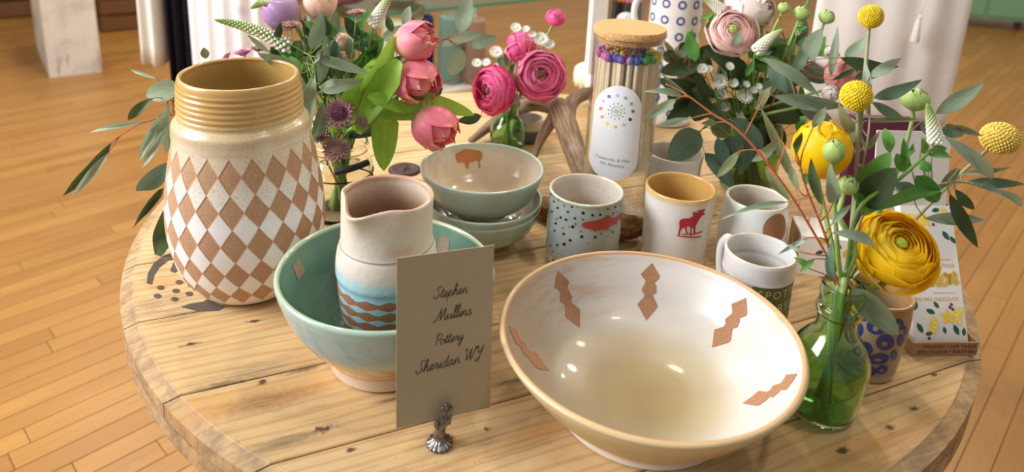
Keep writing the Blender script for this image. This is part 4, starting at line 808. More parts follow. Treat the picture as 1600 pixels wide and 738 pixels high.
for i, da in enumerate((-1.1, -.5, .1, .7, 1.3, 1.9)):
    for j in range(8):
        z_ = .030+j*.0305; bm_map(poly_bm([circle(0, z_, .0085, 18), circle(0, z_, .0048, 18)], .004), outside(op, math.atan2(-PC.y, -PC.x)+da+.12, 0, .0004, .052), 'blue_ring', rg, t)
# ================================================================== FLOWERS
def leafmat(name, c1, c2, rough=.5, back=None):
    g = G(name, rough, spec=.35); ob = g.obj(); r = g.rnd(); f = g.noise(g.map(ob, (3, 14, 3)), 3, 3); c = g.mix(r, c1, c2); c = g.mix(g.ma('MULTIPLY', g.step(f, .4, .7), .3), c, tuple(x*.7 for x in c1))
    s = g.n('ShaderNodeSeparateXYZ', None, Vector=ob).outputs[1]; mid = g.ma('SUBTRACT', 1., g.step(g.ma('ABSOLUTE', s), .0, .05)); c = g.mix(g.ma('MULTIPLY', mid, .35), c, tuple(min(1, x*1.5+.05) for x in c1))
    g.col(c); g.b.inputs['Transmission Weight'].default_value = 0
    tr = g.n('ShaderNodeBsdfTranslucent', None, Color=c); mx = g.n('ShaderNodeMixShader', None, _0=.22, _1=g.b.outputs[0], _2=tr.outputs[0]); g.t.links.new(mx.outputs[0], g.out.inputs[0]); return g.m
LM = {'euc': leafmat('eucalyptus_leaf', srgb(128, 146, 118), srgb(156, 172, 144)), 'dark': leafmat('dark_leaf', srgb(54, 72, 42), srgb(76, 94, 56)), 'olive': leafmat('olive_leaf', srgb(112, 120, 84), srgb(134, 138, 100)),
      'tulip': leafmat('tulip_leaf', srgb(136, 184, 56), srgb(166, 206, 78), .4), 'green': leafmat('green_leaf', srgb(78, 134, 58), srgb(108, 162, 74), .4), 'blue': leafmat('blue_leaf', srgb(80, 108, 88), srgb(108, 132, 108)), 'pale': leafmat('pale_leaf', srgb(156, 176, 152), srgb(172, 190, 164))}
def stemmat(name, c): return flat(name, c, .5, .12, 60)
SM = {'green': stemmat('green_stem', srgb(112, 150, 64)), 'pale': stemmat('pale_stem', srgb(150, 180, 96)), 'red': stemmat('red_stem', srgb(176, 92, 50)), 'grey': stemmat('grey_stem', srgb(150, 150, 110)), 'brown': stemmat('brown_stem', srgb(172, 124, 60)), 'dark': stemmat('dark_stem', srgb(90, 60, 44))}
def leaf_mesh(kind, bend, sick, twist, fold=.12, nu=10, nv=4):
    m = MB(); V = []
    for i in range(nu+1):
        t = i/nu
        w = {'lance': math.sin(PI*t**.85)**.85 if 0 < t < 1 else 0, 'oval': math.sin(PI*t**.75)**.62 if 0 < t < 1 else 0, 'tulip': (min(1, t*3.2+.35))*(1-t**3.5)**.8 if t < 1 else 0}[kind]
        w = max(w, .04 if i < nu else .0)*.5
        y0 = sick*math.sin(PI*t); z0 = bend*math.sin(PI*t); a = twist*(t-.4)
        for j in range(nv+1):
            s = j/nv*2-1; y = s*w; z = fold*abs(s)*w+.03*w*math.sin(9*t+s*2); V.append((t, y0+y*math.cos(a)-z*math.sin(a), z0+y*math.sin(a)+z*math.cos(a)))
    m.add(V, [(i*(nv+1)+j, i*(nv+1)+j+1, (i+1)*(nv+1)+j+1, (i+1)*(nv+1)+j) for i in range(nu) for j in range(nv)]); return m
LV = {}
def leafme(kind, v, mat):
    k = (kind, v, mat)
    if k not in LV:
        b, s, t = [(0, 0, 0), (.10, 0, .2), (-.08, .0, -.3), (.05, 0, .7), (.14, 0, -.5), (.06, .0, .1)][v]; LV[k] = leaf_mesh(kind, b, 0, t).mesh('leaf', LM[mat])
    return LV[k]
LR = random.Random(21)
def place_leaf(parent, base, tip, width, kind='lance', mat='euc', v=None, roll=None, name='leaf'):
    base = Vector(base); tip = Vector(tip); X = tip-base; L = X.length; X.normalize(); toc = (Vector(CAMP)-base).normalized()
    Zv = toc-X*toc.dot(X); Zv.normalize(); Zv.rotate(Quaternion(X, roll if roll is not None else LR.uniform(-.5, .5))); Yv = Zv.cross(X)
    o = link(bpy.data.objects.new(name, leafme(kind, LR.randrange(6) if v is None else v, mat)), parent)
    M = Matrix(((X.x, Yv.x, Zv.x, 0), (X.y, Yv.y, Zv.y, 0), (X.z, Yv.z, Zv.z, 0), (0, 0, 0, 1)))
    o.matrix_basis = Matrix.Translation(base-parent.location)@M@Matrix.Diagonal((L, width, L, 1)); return o
def stem(parent, pts, rad, mat, name='stem', n=7):
    m = MB(); P = [np.array(p)-np.array(parent.location) for p in pts]; m.tube(crom(P, 6), rad, n); return m.build(name, SM[mat], parent)
VASES = {'A': (MJ, .109, .030, .010), 'B': (SGB, .098, .012, .008), 'C': (VCC, .125, .034, .012), 'D': (GB, .136, .0125, .010)}
def invase(v, k):                 # two points: on the vase floor and in its mouth
    C, h, rm, z0 = VASES[v]; r = random.Random(k*7+ord(v)); a = r.random()*2*PI; q = r.uniform(.25, .8)
    rb = rm*.9; top = C+Vector((rm*q*math.cos(a), rm*q*math.sin(a), h)); bot = C+Vector((rb*q*math.cos(a+2.6), rb*q*math.sin(a+2.6), z0)); return [bot, top]
SK = [0]
def stem_pts(v, px, Y1, mouth=True):
    SK[0] += 1; b = invase(v, SK[0]); Y0 = VASES[v][0].y; n = len(px)
    return b+[aty(x, y, Y0+(Y1-Y0)*(i+1)/n) for i, (x, y) in enumerate(px)]
def leaves(th, L, Y, dY=.03, group=None):
    out = []
    for q in L:
        bx, by, tx, ty, w = q[:5]; mat = q[5] if len(q) > 5 else 'euc'; kind = q[6] if len(q) > 6 else 'lance'; y0 = Y+LR.uniform(-dY, dY)*.5
        b = aty(bx, by, y0); t_ = aty(tx, ty, y0+LR.uniform(-dY, dY)); place_leaf(th, b, t_, w*1.08/pxm(b), kind, mat); out.append((b, t_))
    return out
def sprig(label, v, px, Y1, rad, mat, L, Yl=None, dY=.03, name='eucalyptus_sprig', cat='foliage', group=None):
    P = stem_pts(v, px, Y1); th = thing(name, label, cat, P[0], 0, group); B = leaves(th, L, Yl or Y1, dY); m = MB(); o_ = np.array(th.location); S = crom([np.array(p)-o_ for p in P], 6); m.tube(S, [rad*1.2, rad, rad*.5], 7)
    S2 = S[len(S)//4:]
    for b, t_ in B:                     # a leaf stalk from the stem to each leaf
        b = np.array(b)-o_; d = np.array(t_)-o_-b; d /= np.linalg.norm(d); i = int(np.argmin([np.linalg.norm(s-b) for s in S2])); i = max(0, i-2); g0 = S2[i]; ln = np.linalg.norm(g0-b)
        if .003 < ln < .085: m.tube(crom([g0, (g0+b)/2-d*ln*.22+np.array((0, 0, .03*ln)), b, b+d*min(.006, ln*.2)], 4), [rad*.6, rad*.42, rad*.35], 5)
    m.build('stem', SM[mat], th); return th
# ---- petals
def petmat(name, c1, c2, c3, rough=.45, w=.25, streak=.4):
    """c1 base of the petal, c2 body, c3 edge"""
    g = G(name, rough, spec=.3); t = g.attr('pt'); s = g.attr('ps'); ob = g.obj()
    f = g.noise(g.n('ShaderNodeCombineXYZ', None, _0=g.ma('MULTIPLY', s, 9.), _1=g.ma('MULTIPLY', t, 1.3), _2=g.ma('MULTIPLY', g.rnd(), 30.)).outputs[0], 2., 3)
    c = g.ramp(t, [(0, c1), (.45, c2), (.8, c2), (1, c3)]); c = g.mix(g.ma('MULTIPLY', g.step(f, .45, .7), streak), c, c3); c = g.mix(g.ma('MULTIPLY', g.rnd(), .25), c, c1)
    g.col(c); tr = g.n('ShaderNodeBsdfTranslucent', None, Color=c); mx = g.n('ShaderNodeMixShader', None, _0=w, _1=g.b.outputs[0], _2=tr.outputs[0]); g.t.links.new(mx.outputs[0], g.out.inputs[0]); return g.m
def globe_petal(rfun, half, nu=10, nv=8, ruf=.03, seed=0, tipw=.0):
    """petal patch of a cup: t 0..1 from base to tip, axis +Z, unit length"""
    m = MB(); V = []; pt = []; ps = []; r_ = random.Random(seed); ph = r_.random()*6
    for i in range(nu+1):
        t = i/nu; hw = half*(min(1, t*4+.35))*((1-t**4)**.55 if t < 1 else tipw)
        for j in range(nv+1):
            s = j/nv*2-1; a = s*hw; tt = t-.10*s*s*t*t; R = rfun(tt)+ruf*t*math.sin(3.1*s+5*t+ph)*.6+.012*(s > 0)
            V.append((R*math.cos(a), R*math.sin(a), tt+ruf*.5*math.sin(7*s+ph)*t*t)); pt.append(t); ps.append(s)
    m.add(V, [(i*(nv+1)+j, i*(nv+1)+j+1, (i+1)*(nv+1)+j+1, (i+1)*(nv+1)+j) for i in range(nu) for j in range(nv)]); m.a['pt'] = pt; m.a['ps'] = ps; return m
def orient(axis, spin=0):
    z = Vector(axis).normalized(); return z.to_track_quat('Z', 'Y')@Quaternion((0, 0, 1), spin)
def cupflower(th, P, L, axis, mesh_list, name='petal', spin=0., width=1.0):
    """P = base of the head; petals from mesh_list [(mesh, count, scale, offset angle, tilt)]"""
    q = orient(axis, spin)
    for me, n, sc, a0, tilt in mesh_list:
        for k in range(n):
            o = link(bpy.data.objects.new(name, me), th); o.location = Vector(P)-th.location; o.rotation_mode = 'QUATERNION'
            o.rotation_quaternion = q@Quaternion((0, 0, 1), a0+2*PI*k/n)@Quaternion((0, 1, 0), tilt); o.scale = (L*sc*width, L*sc*width, L*sc)
def axis_px(dx, dy, tow): return Vector(RT*dx-UP*dy-FW*tow)
tul_r = lambda t: .10+.36*math.sin(PI*min(1, max(0, t)*.89+.06))**.8
TM = petmat('tulip_petal', srgb(252, 196, 172), srgb(247, 120, 148), srgb(251, 170, 138), .4, .15, .5)
TME = [globe_petal(tul_r, 1.15, seed=k, ruf=.05).mesh('petal', TM) for k in range(3)]
def tulip(label, px, size, ax, Y, stempx, L, stemY=None, mats=None, lilac=False, v='A', grp='tulips in the glass jar', width=.95):
    me = mats or TME
    P1 = aty(px[0], px[1], Y); P = stem_pts(v, stempx, Y); th = thing('tulip', label, 'flower', P[0], 0, grp); A_ = axis_px(*ax).normalized(); ln = size/pxm(P1); base = P1-A_*ln*.5
    stem(th, P+[base+A_*ln*.06], [.0032, .0028, .0026], 'pale'); cupflower(th, base, ln, A_, [(me[0], 3, .92, .5, .04), (me[1], 3, 1.0, 1.55, .10), (me[2], 2, .97, .2, .2)], width=width)
    m = MB(); m.ball((0, 0, 0), 1, 14, 10, (ln*.36*width, ln*.36*width, ln*.40)); m.a['pt'] = [.5]*len(m.v); m.a['ps'] = [0]*len(m.v); o = m.build('petal_core', me[0].materials[0], th, True, P1-A_*ln*.06-th.location); o.rotation_mode = 'QUATERNION'; o.rotation_quaternion = orient(A_)
    leaves(th, L, Y-.01, .03); return th
# ---- ranunculus
RP = {}
def ran_meshes(key, mat):
    if key in RP: return RP[key]
    out = []
    for th0, seed in ((.62, 1), (.75, 2), (.92, 3), (1.25, 4)):
        m = MB(); V = []; pt = []; ps = []; nu, nv = 7, 8; r_ = random.Random(seed)
        for i in range(nu+1):
            t = i/nu
            for j in range(nv+1):
                s = j/nv*2-1; edge = th0+.16*s*s+.035*math.sin(4*s+seed); th_ = 2.2+(edge-2.2)*t; a = s*(.85*(1-.15*t)); R = 1+.03*math.sin(3*s+seed)*t+.05*max(0, t-.8)*5*.3+.02*s
                V.append((R*math.sin(th_)*math.cos(a), R*math.sin(th_)*math.sin(a), R*math.cos(th_)*.82)); pt.append(t); ps.append(s)
        m.add(V, [(i*(nv+1)+j, i*(nv+1)+j+1, (i+1)*(nv+1)+j+1, (i+1)*(nv+1)+j) for i in range(nu) for j in range(nv)]); m.a['pt'] = pt; m.a['ps'] = ps; out.append(m.mesh('petal', mat))
    RP[key] = out; return out
def ranunculus(label, v, px, Rpx, ax, Y, stempx, key, mat, eye, layers=9, name='ranunculus', grp=None, stemmat_='pale', outer=(), eyer=.16, cup=1.0, srad=.0026, e0=.2):
    C = aty(px[0], px[1], Y); R = Rpx/pxm(C); A_ = axis_px(*ax).normalized(); P = stem_pts(v, stempx, Y+.0); th = thing(name, label, 'flower', P[0], 0, grp); q = orient(A_)
    stem(th, P+[C-A_*R*.55], [srad, srad, srad*.85], stemmat_); me = ran_meshes(key, mat); rr = random.Random(int(px[0]))
    for k in range(layers):
        f = k/(layers-1); Rk = R*(e0+(1-e0)*f**.9); n = 3+int(4*f+.5); mi = 0 if f < .4 else (1 if f < .75 else 2)
        for j in range(n):
            o = link(bpy.data.objects.new('petal', me[mi]), th); o.rotation_mode = 'QUATERNION'; o.rotation_quaternion = q@Quaternion((0, 0, 1), 2*PI*j/n+k*1.1+rr.uniform(-.15, .15))@Quaternion((0, 1, 0), rr.uniform(-.07, .09)+.12*f); sc = Rk*rr.uniform(.97, 1.03); o.scale = (sc, sc, sc*cup)
            o.location = C-A_*(R*.10*f)-th.location
    for (a, tl_, sc) in outer:
        o = link(bpy.data.objects.new('outer_petal', me[3]), th); o.rotation_mode = 'QUATERNION'; o.rotation_quaternion = q@Quaternion((0, 0, 1), a)@Quaternion((0, 1, 0), tl_); o.scale = (R*sc,)*3; o.location = C-A_*R*.15-th.location
    m = MB(); er = R*eyer; m.ball((0, 0, 0), er, 12, 8, (1, 1, .7)); 
    for k in range(34):
        i = k+.5; ph = math.acos(1-1.1*i/34); t_ = PI*(1+5**.5)*i; m.ball((er*.95*math.cos(t_)*math.sin(ph), er*.95*math.sin(t_)*math.sin(ph), er*.7*math.cos(ph)), er*.16, 5, 4)
    o = m.build('flower_eye', eye, th); o.location = C+A_*R*e0*.55-th.location; o.rotation_mode = 'QUATERNION'; o.rotation_quaternion = q
    m = MB()
    for k in range(5):
        a = 2*PI*k/5; m.ball((.5*R*math.cos(a), .5*R*math.sin(a), 0), R*.3, 7, 5, (1, 1, .3))
    o = m.build('calyx', LM['green'], th); o.location = C-A_*R*.80*cup-th.location; o.rotation_mode = 'QUATERNION'; o.rotation_quaternion = q
    return th
# ---- drumstick ball, star flower, spike, bud
def florets(n, r, fr, sc=(1, 1, 1), elong=1.6):
    m = MB(); m.ball((0, 0, 0), r*.96, 18, 12, sc); 
    for k in range(n):
        i = k+.5; ph = math.acos(1-2*i/n); t_ = PI*(1+5**.5)*i; d = np.array((math.cos(t_)*math.sin(ph), math.sin(t_)*math.sin(ph), math.cos(ph)))
        u = np.cross(d, (0, 0, 1.) if abs(d[2]) < .9 else (1., 0, 0)); u /= np.linalg.norm(u); w_ = np.cross(d, u); p = d*r*np.array(sc); top = p+d*fr*elong; V = [p+fr*(math.cos(a)*u+math.sin(a)*w_)-d*fr*.3 for a in (0, 1.257, 2.513, 3.77, 5.027)]+[p+d*fr*elong*.75+.62*fr*(math.cos(a)*u+math.sin(a)*w_) for a in (0, 1.257, 2.513, 3.77, 5.027)]+[top]
        m.add(V, [(j, (j+1) % 5, 5+(j+1) % 5, 5+j) for j in range(5)]+[(5+j, 5+(j+1) % 5, 10) for j in range(5)])
    return m
g = G('craspedia_yellow', .7); f = g.noise(g.obj(), 340, 3); g.col(g.mix(g.step(f, .35, .65), srgb(206, 172, 20), srgb(250, 226, 44))); M_cras = g.m
g = G('craspedia_pale', .7); f = g.noise(g.obj(), 340, 3); g.col(g.mix(g.step(f, .35, .65), srgb(206, 170, 64), srgb(240, 214, 104))); M_cras2 = g.m
def craspedia(label, px, r, Y, stempx, mat=None, sc=(1, 1, 1)):
    C = aty(px[0], px[1], Y); R = r/pxm(C); P = stem_pts('D', stempx, Y); th = thing('craspedia', label, 'flower', P[0], 0, 'yellow drumstick flowers in the green bottle')
    d = (P[-1]-P[-2]).normalized(); stem(th, P+[C-d*R*.8], [.0022, .0019, .0016], 'grey'); o = florets(330, R*.93, R*.075, sc, 1.1).build('flower_head', mat or M_cras, th, True, C-th.location); return th
def star_mesh(r, n=16, wid=.2, up=.25, two=True):
    m = MB()
    for lay, (rr, uu) in enumerate(((r, up), (r*.82, up+.25)) if two else ((r, up),)):
        for k in range(n):
            a = 2*PI*(k+.5*lay)/n; c, s = math.cos(a), math.sin(a); w_ = wid*rr; P = [(.2*rr, 0, 0), (.6*rr, w_, uu*rr*.5), (.6*rr, -w_, uu*rr*.5), (rr, 0, uu*rr*.9), (.6*rr, 0, uu*rr*.36)]
            m.add([(x*c-y*s, x*s+y*c, z) for x, y, z in P], [(0, 4, 1), (0, 2, 4), (1, 4, 3), (4, 2, 3)])
    return m
def dome_mesh(r, n=40, pin=.1):
    m = MB(); m.ball((0, 0, .05*r), r*.42, 10, 6, (1, 1, .7))
    for k in range(n):
        i = k+.5; ph = math.acos(1-1.0*i/n); t_ = PI*(1+5**.5)*i; d = np.array((math.cos(t_)*math.sin(ph), math.sin(t_)*math.sin(ph), math.cos(ph)*.85)); m.ball(d*r*.48, r*pin*.75, 5, 4)
    return m
def pmat(name, a, b, sc=300): 
    g = G(name, .6); f = g.noise(g.obj(), sc, 3); g.col(g.mix(g.step(f, .3, .7), a, b)); return g.m
ASM = {'plum': (pmat('plum_bract', srgb(156, 104, 118), srgb(192, 144, 148)), pmat('plum_floret', srgb(104, 52, 76), srgb(150, 92, 116))), 'dusty': (pmat('dusty_bract', srgb(160, 118, 112), srgb(198, 160, 150)), pmat('dusty_floret', srgb(170, 120, 118), srgb(206, 166, 156))),
       'pink': (pmat('pink_bract', srgb(186, 120, 150), srgb(220, 170, 186)), pmat('pink_floret', srgb(176, 96, 140), srgb(210, 140, 176))), 'white': (pmat('white_bract', srgb(226, 228, 204), srgb(246, 246, 234)), pmat('white_floret', srgb(228, 230, 206), srgb(248, 248, 238)))}
def astrantia(label, v, px, r, ax, Y, stempx, kind, name='astrantia', grp=None):
    C = aty(px[0], px[1], Y); R = r/pxm(C); P = stem_pts(v, stempx, Y) if stempx is not None else [C-Vector((0, 0, R*2)), C]; th = thing(name, label, 'flower', P[0], 0, grp); q = orient(axis_px(*ax))
    stem(th, P+[C], [.0014, .0012, .0009], 'green', n=6)
    for mm, nm, mt in ((star_mesh(R, 15), 'bract_ring', ASM[kind][0]), (dome_mesh(R*(.72 if kind == 'white' else .95)), 'floret_dome', ASM[kind][1])):
        o = mm.build(nm, mt, th, False, C-th.location); o.rotation_mode = 'QUATERNION'; o.rotation_quaternion = q
    return th
g = G('veronica_white', .6); t_ = g.attr('pt'); g.col(g.ramp(t_, [(0, srgb(244, 242, 232)), (.45, srgb(232, 232, 206)), (.75, srgb(190, 204, 140)), (1, srgb(130, 170, 74))])); M_ver = g.m
def veronica(label, v, base, tip, w, Y, stempx, L=(), green=0., Yt=None, grp='white veronica spikes'):
    B = aty(*base, Y); T = aty(*tip, Yt or Y); R = w/2/pxm(B); P = stem_pts(v, stempx, Y); th = thing('veronica_spike', label, 'flower', P[0], 0, grp); stem(th, P+[B], [.0022, .0018, .0013], 'green')
    d = T-B; ln = d.length; d.normalize(); u = d.orthogonal().normalized(); w_ = d.cross(u); sag = np.array(UP)*ln*.06; m = MB(); pt = []; n = 190
    def c_(t): return np.array(B-th.location)+np.array(d)*ln*t+sag*math.sin(PI*t)
    m.tube([c_(t) for t in np.linspace(0, 1, 12)], [R*.5, R*.45, R*.35, R*.12], 6); pt += [.95]*len(m.v)
    for k in range(n):
        t = (k/n)**.92; a = k*2.39996; rr = R*(1-t)**.55*(.9 if t > .04 else .5); p = c_(t)+rr*(math.cos(a)*np.array(u)+math.sin(a)*np.array(w_)); s0 = len(m.v); m.ball(p, R*.30*(1-.62*t), 5, 4); pt += [min(1, t+green)]*(len(m.v)-s0)
    m.a['pt'] = pt; tag(m.build('floret_spike', M_ver, th), kind='stuff'); leaves(th, L, Y, .02); return th
clos_r = lambda t: .04+.47*math.sin(PI*min(1, max(0, t)*.97+.03))**.62
bud_r = lambda t: .08+.46*math.sin(PI*min(1, max(0, t)*.88+.04))**.8
BDM = petmat('bud_sepal', srgb(140, 176, 80), srgb(180, 206, 118), srgb(212, 224, 166), .4, .15, .35)
BME = [globe_petal(clos_r, 1.2, 8, 6, .01, k).mesh('sepal', BDM) for k in range(2)]
def bud(label, v, px, size, ax, Y, stempx, grp, mes=None, width=1.0, name='ranunculus_bud', rad=.0024, smat='pale', L=()):
    C = aty(px[0], px[1], Y); A_ = axis_px(*ax).normalized(); ln = size/pxm(C); base = C-A_*ln*.5; P = stem_pts(v, stempx, Y); th = thing(name, label, 'flower', P[0], 0, grp); stem(th, P+[base+A_*ln*.05], [rad, rad*.9, rad*.8], smat); me = mes or BME
    cupflower(th, base, ln, A_, [(me[0], 3, .9, 0, 0), (me[1], 4, 1., .6, .03)], 'sepal' if mes is None else 'petal', width=width)
    m = MB(); m.ball((0, 0, 0), 1, 14, 10, (ln*.43*width, ln*.43*width, ln*.475)); m.a['pt'] = [.6]*len(m.v); m.a['ps'] = [0]*len(m.v); o = m.build('petal_core', me[0].materials[0], th, True, C-th.location); o.rotation_mode = 'QUATERNION'; o.rotation_quaternion = orient(A_)
    leaves(th, L, Y, .02); return th
# ------------------------------------------------------------------ bouquet A: tulips in the jar
TL = 'tulip'
tulip('coral pink tulip, uppermost of the three on the jar\'s right', (651, 63), 66, (.93, -.25, .15), .90, [(575, 160), (610, 85)], [(556, 205, 616, 52, 40, TL, TL), (520, 205, 600, 80, 34, TL, TL)])
tulip('coral pink tulip, middle of the three, facing right', (651, 127), 74, (.55, .55, .45), .89, [(575, 175), (620, 150)], [(625, 95, 556, 208, 40, TL, TL), (575, 130, 545, 170, 44, TL, TL), (645, 150, 742, 180, 24, TL, TL)])
tulip('coral pink tulip, lowest and drooping over the buffalo bowl', (681, 200), 72, (.75, .62, .3), .88, [(575, 190), (640, 182)], [(602, 172, 600, 268, 40, TL, TL), (580, 170, 690, 178, 30, TL, TL), (575, 150, 640, 175, 22, TL, TL)])
PL = petmat('lilac_petal', srgb(236, 220, 226), srgb(190, 146, 200), srgb(206, 160, 206)); PLM = [globe_petal(tul_r, 1.15, seed=k+9).mesh('petal', PL) for k in range(3)]
tulip('lilac tulip at the top left of the tulip bouquet', (438, 18), 62, (-.5, -.5, .3), .96, [(510, 140), (465, 45)], [], mats=PLM)
PP = petmat('peach_petal', srgb(246, 220, 196), srgb(244, 206, 182), srgb(248, 216, 200)); PPM = [globe_petal(tul_r, 1.2, seed=k+19, ruf=.08).mesh('petal', PP) for k in range(3)]
tulip('pale peach tulip at the top of the tulip bouquet', (500, 4), 52, (.1, -.9, .2), .97, [(520, 140), (512, 50)], [], mats=PPM)
tulip('small half-open pink and cream tulip deep in the tulip bouquet', (534, 66), 30, (-.6, -.4, .3), .95, [(540, 150), (545, 85)], [], mats=PPM)
for i, (x, y, r, k, ax, lb) in enumerate([(531, 178, 27, 'plum', (.05, -.2, .9), 'large plum astrantia star at the centre of the tulip bouquet'), (526, 236, 24, 'dusty', (.1, -.5, .7), 'dusty pink astrantia hanging over the jar rim'), (530, 97, 20, 'dusty', (.1, -.7, .5), 'dusty pink astrantia below the white spike'), (452, 42, 20, 'dusty', (.1, -.85, .4), 'dusty pink astrantia beside the lilac tulip'), (380, 84, 17, 'pink', (-.1, -.9, .3), 'mauve pink astrantia just behind the tall vase rim'), (355, 88, 11, 'pink', (-.5, -.7, .3), 'small mauve astrantia at the left behind the tall vase'), (402, 78, 12, 'dusty', (.2, -.8, .3), 'dusty astrantia right of the mauve one behind the tall vase'), (505, 208, 17, 'plum', (-.4, -.2, .7), 'plum astrantia low at the left of the jar'), (569, 190, 15, 'dusty', (.4, -.3, .7), 'dusty pink astrantia under the tulip leaves'), (557, 22, 17, 'dusty', (0, -.9, .3), 'faded astrantia at the top near the glass shelf'), (478, 70, 14, 'dusty', (0, -.7, .5), 'small dusty astrantia among the upper eucalyptus leaves')]):
    astrantia(lb, 'A', (x, y), r, ax, (.87 if y > 150 else .93) if x > 410 else .95, [(525+(x-525)*.5, max(y+25, 190) if y < 180 else y+8)], k, grp='dusty and plum astrantia in the jar')
veronica('long green-tipped veronica spike reaching left over the tall vase', 'A', (455, 76), (336, 31), 24, .93, [(500, 150), (470, 95)], [(470, 95, 430, 66, 14, 'green'), (478, 110, 440, 85, 14, 'green'), (465, 92, 470, 60, 10, 'green')], .12)
veronica('white veronica spike standing in front of the glass shelf', 'A', (583, 40), (612, -8), 22, .94, [(560, 150), (577, 70)], [(577, 60, 552, 45, 12, 'green'), (575, 75, 548, 70, 14, 'dark'), (578, 55, 600, 62, 10, 'green'), (576, 80, 560, 108, 16, 'dark'), (574, 30, 575, 12, 8, 'green')])
veronica('green and white veronica spike at the top left corner of the tulip bouquet', 'A', (432, -2), (392, 13), 18, .97, [(510, 140), (470, 30)], [(440, 0, 470, 6, 12, 'green')], .3)
sprig('eucalyptus sprig with upright grey-green leaves at the heart of the tulip bouquet', 'A', [(500, 170), (480, 110), (487, 75)], .86, .0013, 'green', [(486, 78, 503, 16, 23), (499, 132, 509, 56, 18), (474, 114, 402, 83, 20), (487, 88, 578, 116, 17), (570, 122, 498, 136, 22), (388, 55, 424, 84, 8), (492, 115, 482, 228, 24), (469, 118, 479, 182, 16), (505, 160, 488, 222, 20), (512, 72, 490, 100, 10), (470, 150, 445, 165, 12)], .84, .04)
sprig('eucalyptus sprig reaching right in front of the glass shelf', 'A', [(580, 160), (660, 80), (716, 52)], .93, .0012, 'red', [(718, 52, 736, -8, 27), (690, 72, 752, 53, 18), (736, 73, 778, 57, 20), (714, 74, 706, 118, 30, 'euc', 'oval'), (630, 40, 641, 9, 16), (650, 36, 660, 6, 15, 'olive'), (613, 50, 605, 24, 12, 'dark')], .93, .03)
sprig('dark-leaved eucalyptus sprig reaching right below the tulips', 'A', [(600, 170), (685, 130), (742, 120)], .95, .0012, 'red', [(692, 138, 662, 156, 20, 'dark', 'oval'), (752, 181, 712, 189, 16, 'dark'), (655, 150, 640, 165, 20, 'dark', 'oval'), (640, 180, 668, 190, 18, 'dark', 'oval')], .94, .03)
sprig('eucalyptus sprig with red stem reaching left behind the tall vase', 'A', [(420, 190), (300, 170), (268, 180), (215, 195), (174, 223)], .86, .0013, 'red', [(174, 223, 98, 307, 17, 'dark'), (170, 238, 111, 309, 11, 'pale'), (228, 190, 141, 207, 7, 'pale'), (240, 153, 200, 188, 14, 'dark'), (281, 134, 228, 150, 30, 'euc', 'oval'), (263, 158, 227, 237, 22), (250, 180, 217, 252, 13, 'pale'), (262, 198, 222, 262, 13, 'pale'), (274, 182, 258, 242, 17), (247, 124, 203, 109, 5, 'pale'), (322, 92, 318, 74, 12, 'olive')], .86, .02)
sprig('eucalyptus sprig drooping to the table left of the tall vase', 'A', [(420, 230), (320, 250), (272, 255), (262, 300)], .80, .0012, 'grey', [(268, 254, 213, 299, 27, 'blue'), (256, 293, 207, 358, 13, 'dark'), (264, 313, 244, 405, 26, 'dark', 'lance')], .795, .008)
sprig('leafy dark filler foliage inside the tulip bouquet', 'A', [(540, 170), (545, 110)], .95, .0015, 'green', [(520, 150, 470, 110, 26, 'dark', 'oval'), (545, 130, 585, 90, 26, 'dark', 'oval'), (530, 120, 500, 60, 24, 'dark', 'oval'), (560, 110, 600, 60, 22, 'green', 'oval'), (520, 90, 480, 40, 22, 'green', 'oval'), (550, 140, 560, 90, 26, 'green', 'oval'), (500, 160, 560, 165, 30, 'dark', 'oval'), (540, 200, 590, 210, 30, 'dark', 'oval'), (500, 200, 540, 215, 28, 'dark', 'oval'), (540, 215, 480, 215, 24, 'dark', 'oval'), (550, 60, 570, 30, 16, 'green', 'oval'), (520, 55, 500, 25, 16, 'green', 'oval'), (560, 190, 610, 150, 30, 'dark', 'oval'), (455, 70, 500, 85, 22, 'dark', 'oval'), (600, 130, 620, 175, 26, 'dark', 'oval')], .955, .03, 'filler_foliage')
def rand_leaves(n, x0, x1, y0, y1, seed, l=(28, 48), mats=('dark', 'green', 'green', 'dark', 'euc')):
    r = random.Random(seed); out = []
    for k in range(n):
        x, y, a, q = r.uniform(x0, x1), r.uniform(y0, y1), r.uniform(-2.6, -.5), r.uniform(*l); out.append((x, y, x+q*math.cos(a), y+q*math.sin(a), q*.42, r.choice(mats), r.choice(('oval', 'lance'))))
    return out
sprig('second stem of mixed green filler foliage in the tulip bouquet', 'A', [(530, 180), (520, 120)], .94, .0014, 'green', rand_leaves(30, 450, 600, 50, 210, 4)+rand_leaves(24, 430, 600, 55, 125, 14, (26, 46), ('euc', 'green', 'dark', 'blue')), .945, .05, 'filler_foliage')
# ------------------------------------------------------------------ bouquet B: pink ranunculus
PK = petmat('pink_ranunculus_petal', srgb(232, 40, 114), srgb(248, 100, 162), srgb(254, 172, 208), .45, .3, .3); EYE = pmat('dark_eye', srgb(70, 40, 40), srgb(150, 120, 90))
ranunculus('large open pink ranunculus facing the viewer above the small green bottle', 'B', (845, 117), 42, (.12, -.12, 1), 1.15, [(800, 160), (830, 135)], 'pk', PK, EYE, 11, grp='pink ranunculus', outer=[(k*1.05, .15, 1.0) for k in range(6)], eyer=.13, cup=.75)
PK2 = petmat('deep_pink_petal', srgb(210, 28, 92), srgb(234, 60, 124), srgb(246, 134, 180), .45, .25, .3)
ranunculus('deep pink ranunculus turned to the left beside the open one', 'B', (765, 141), 38, (-.72, .0, .7), 1.13, [(790, 165), (775, 155)], 'pk2', PK2, EYE, 10, grp='pink ranunculus', outer=[(k*1.05, .15, 1.05) for k in range(6)], eyer=.12, cup=.8)
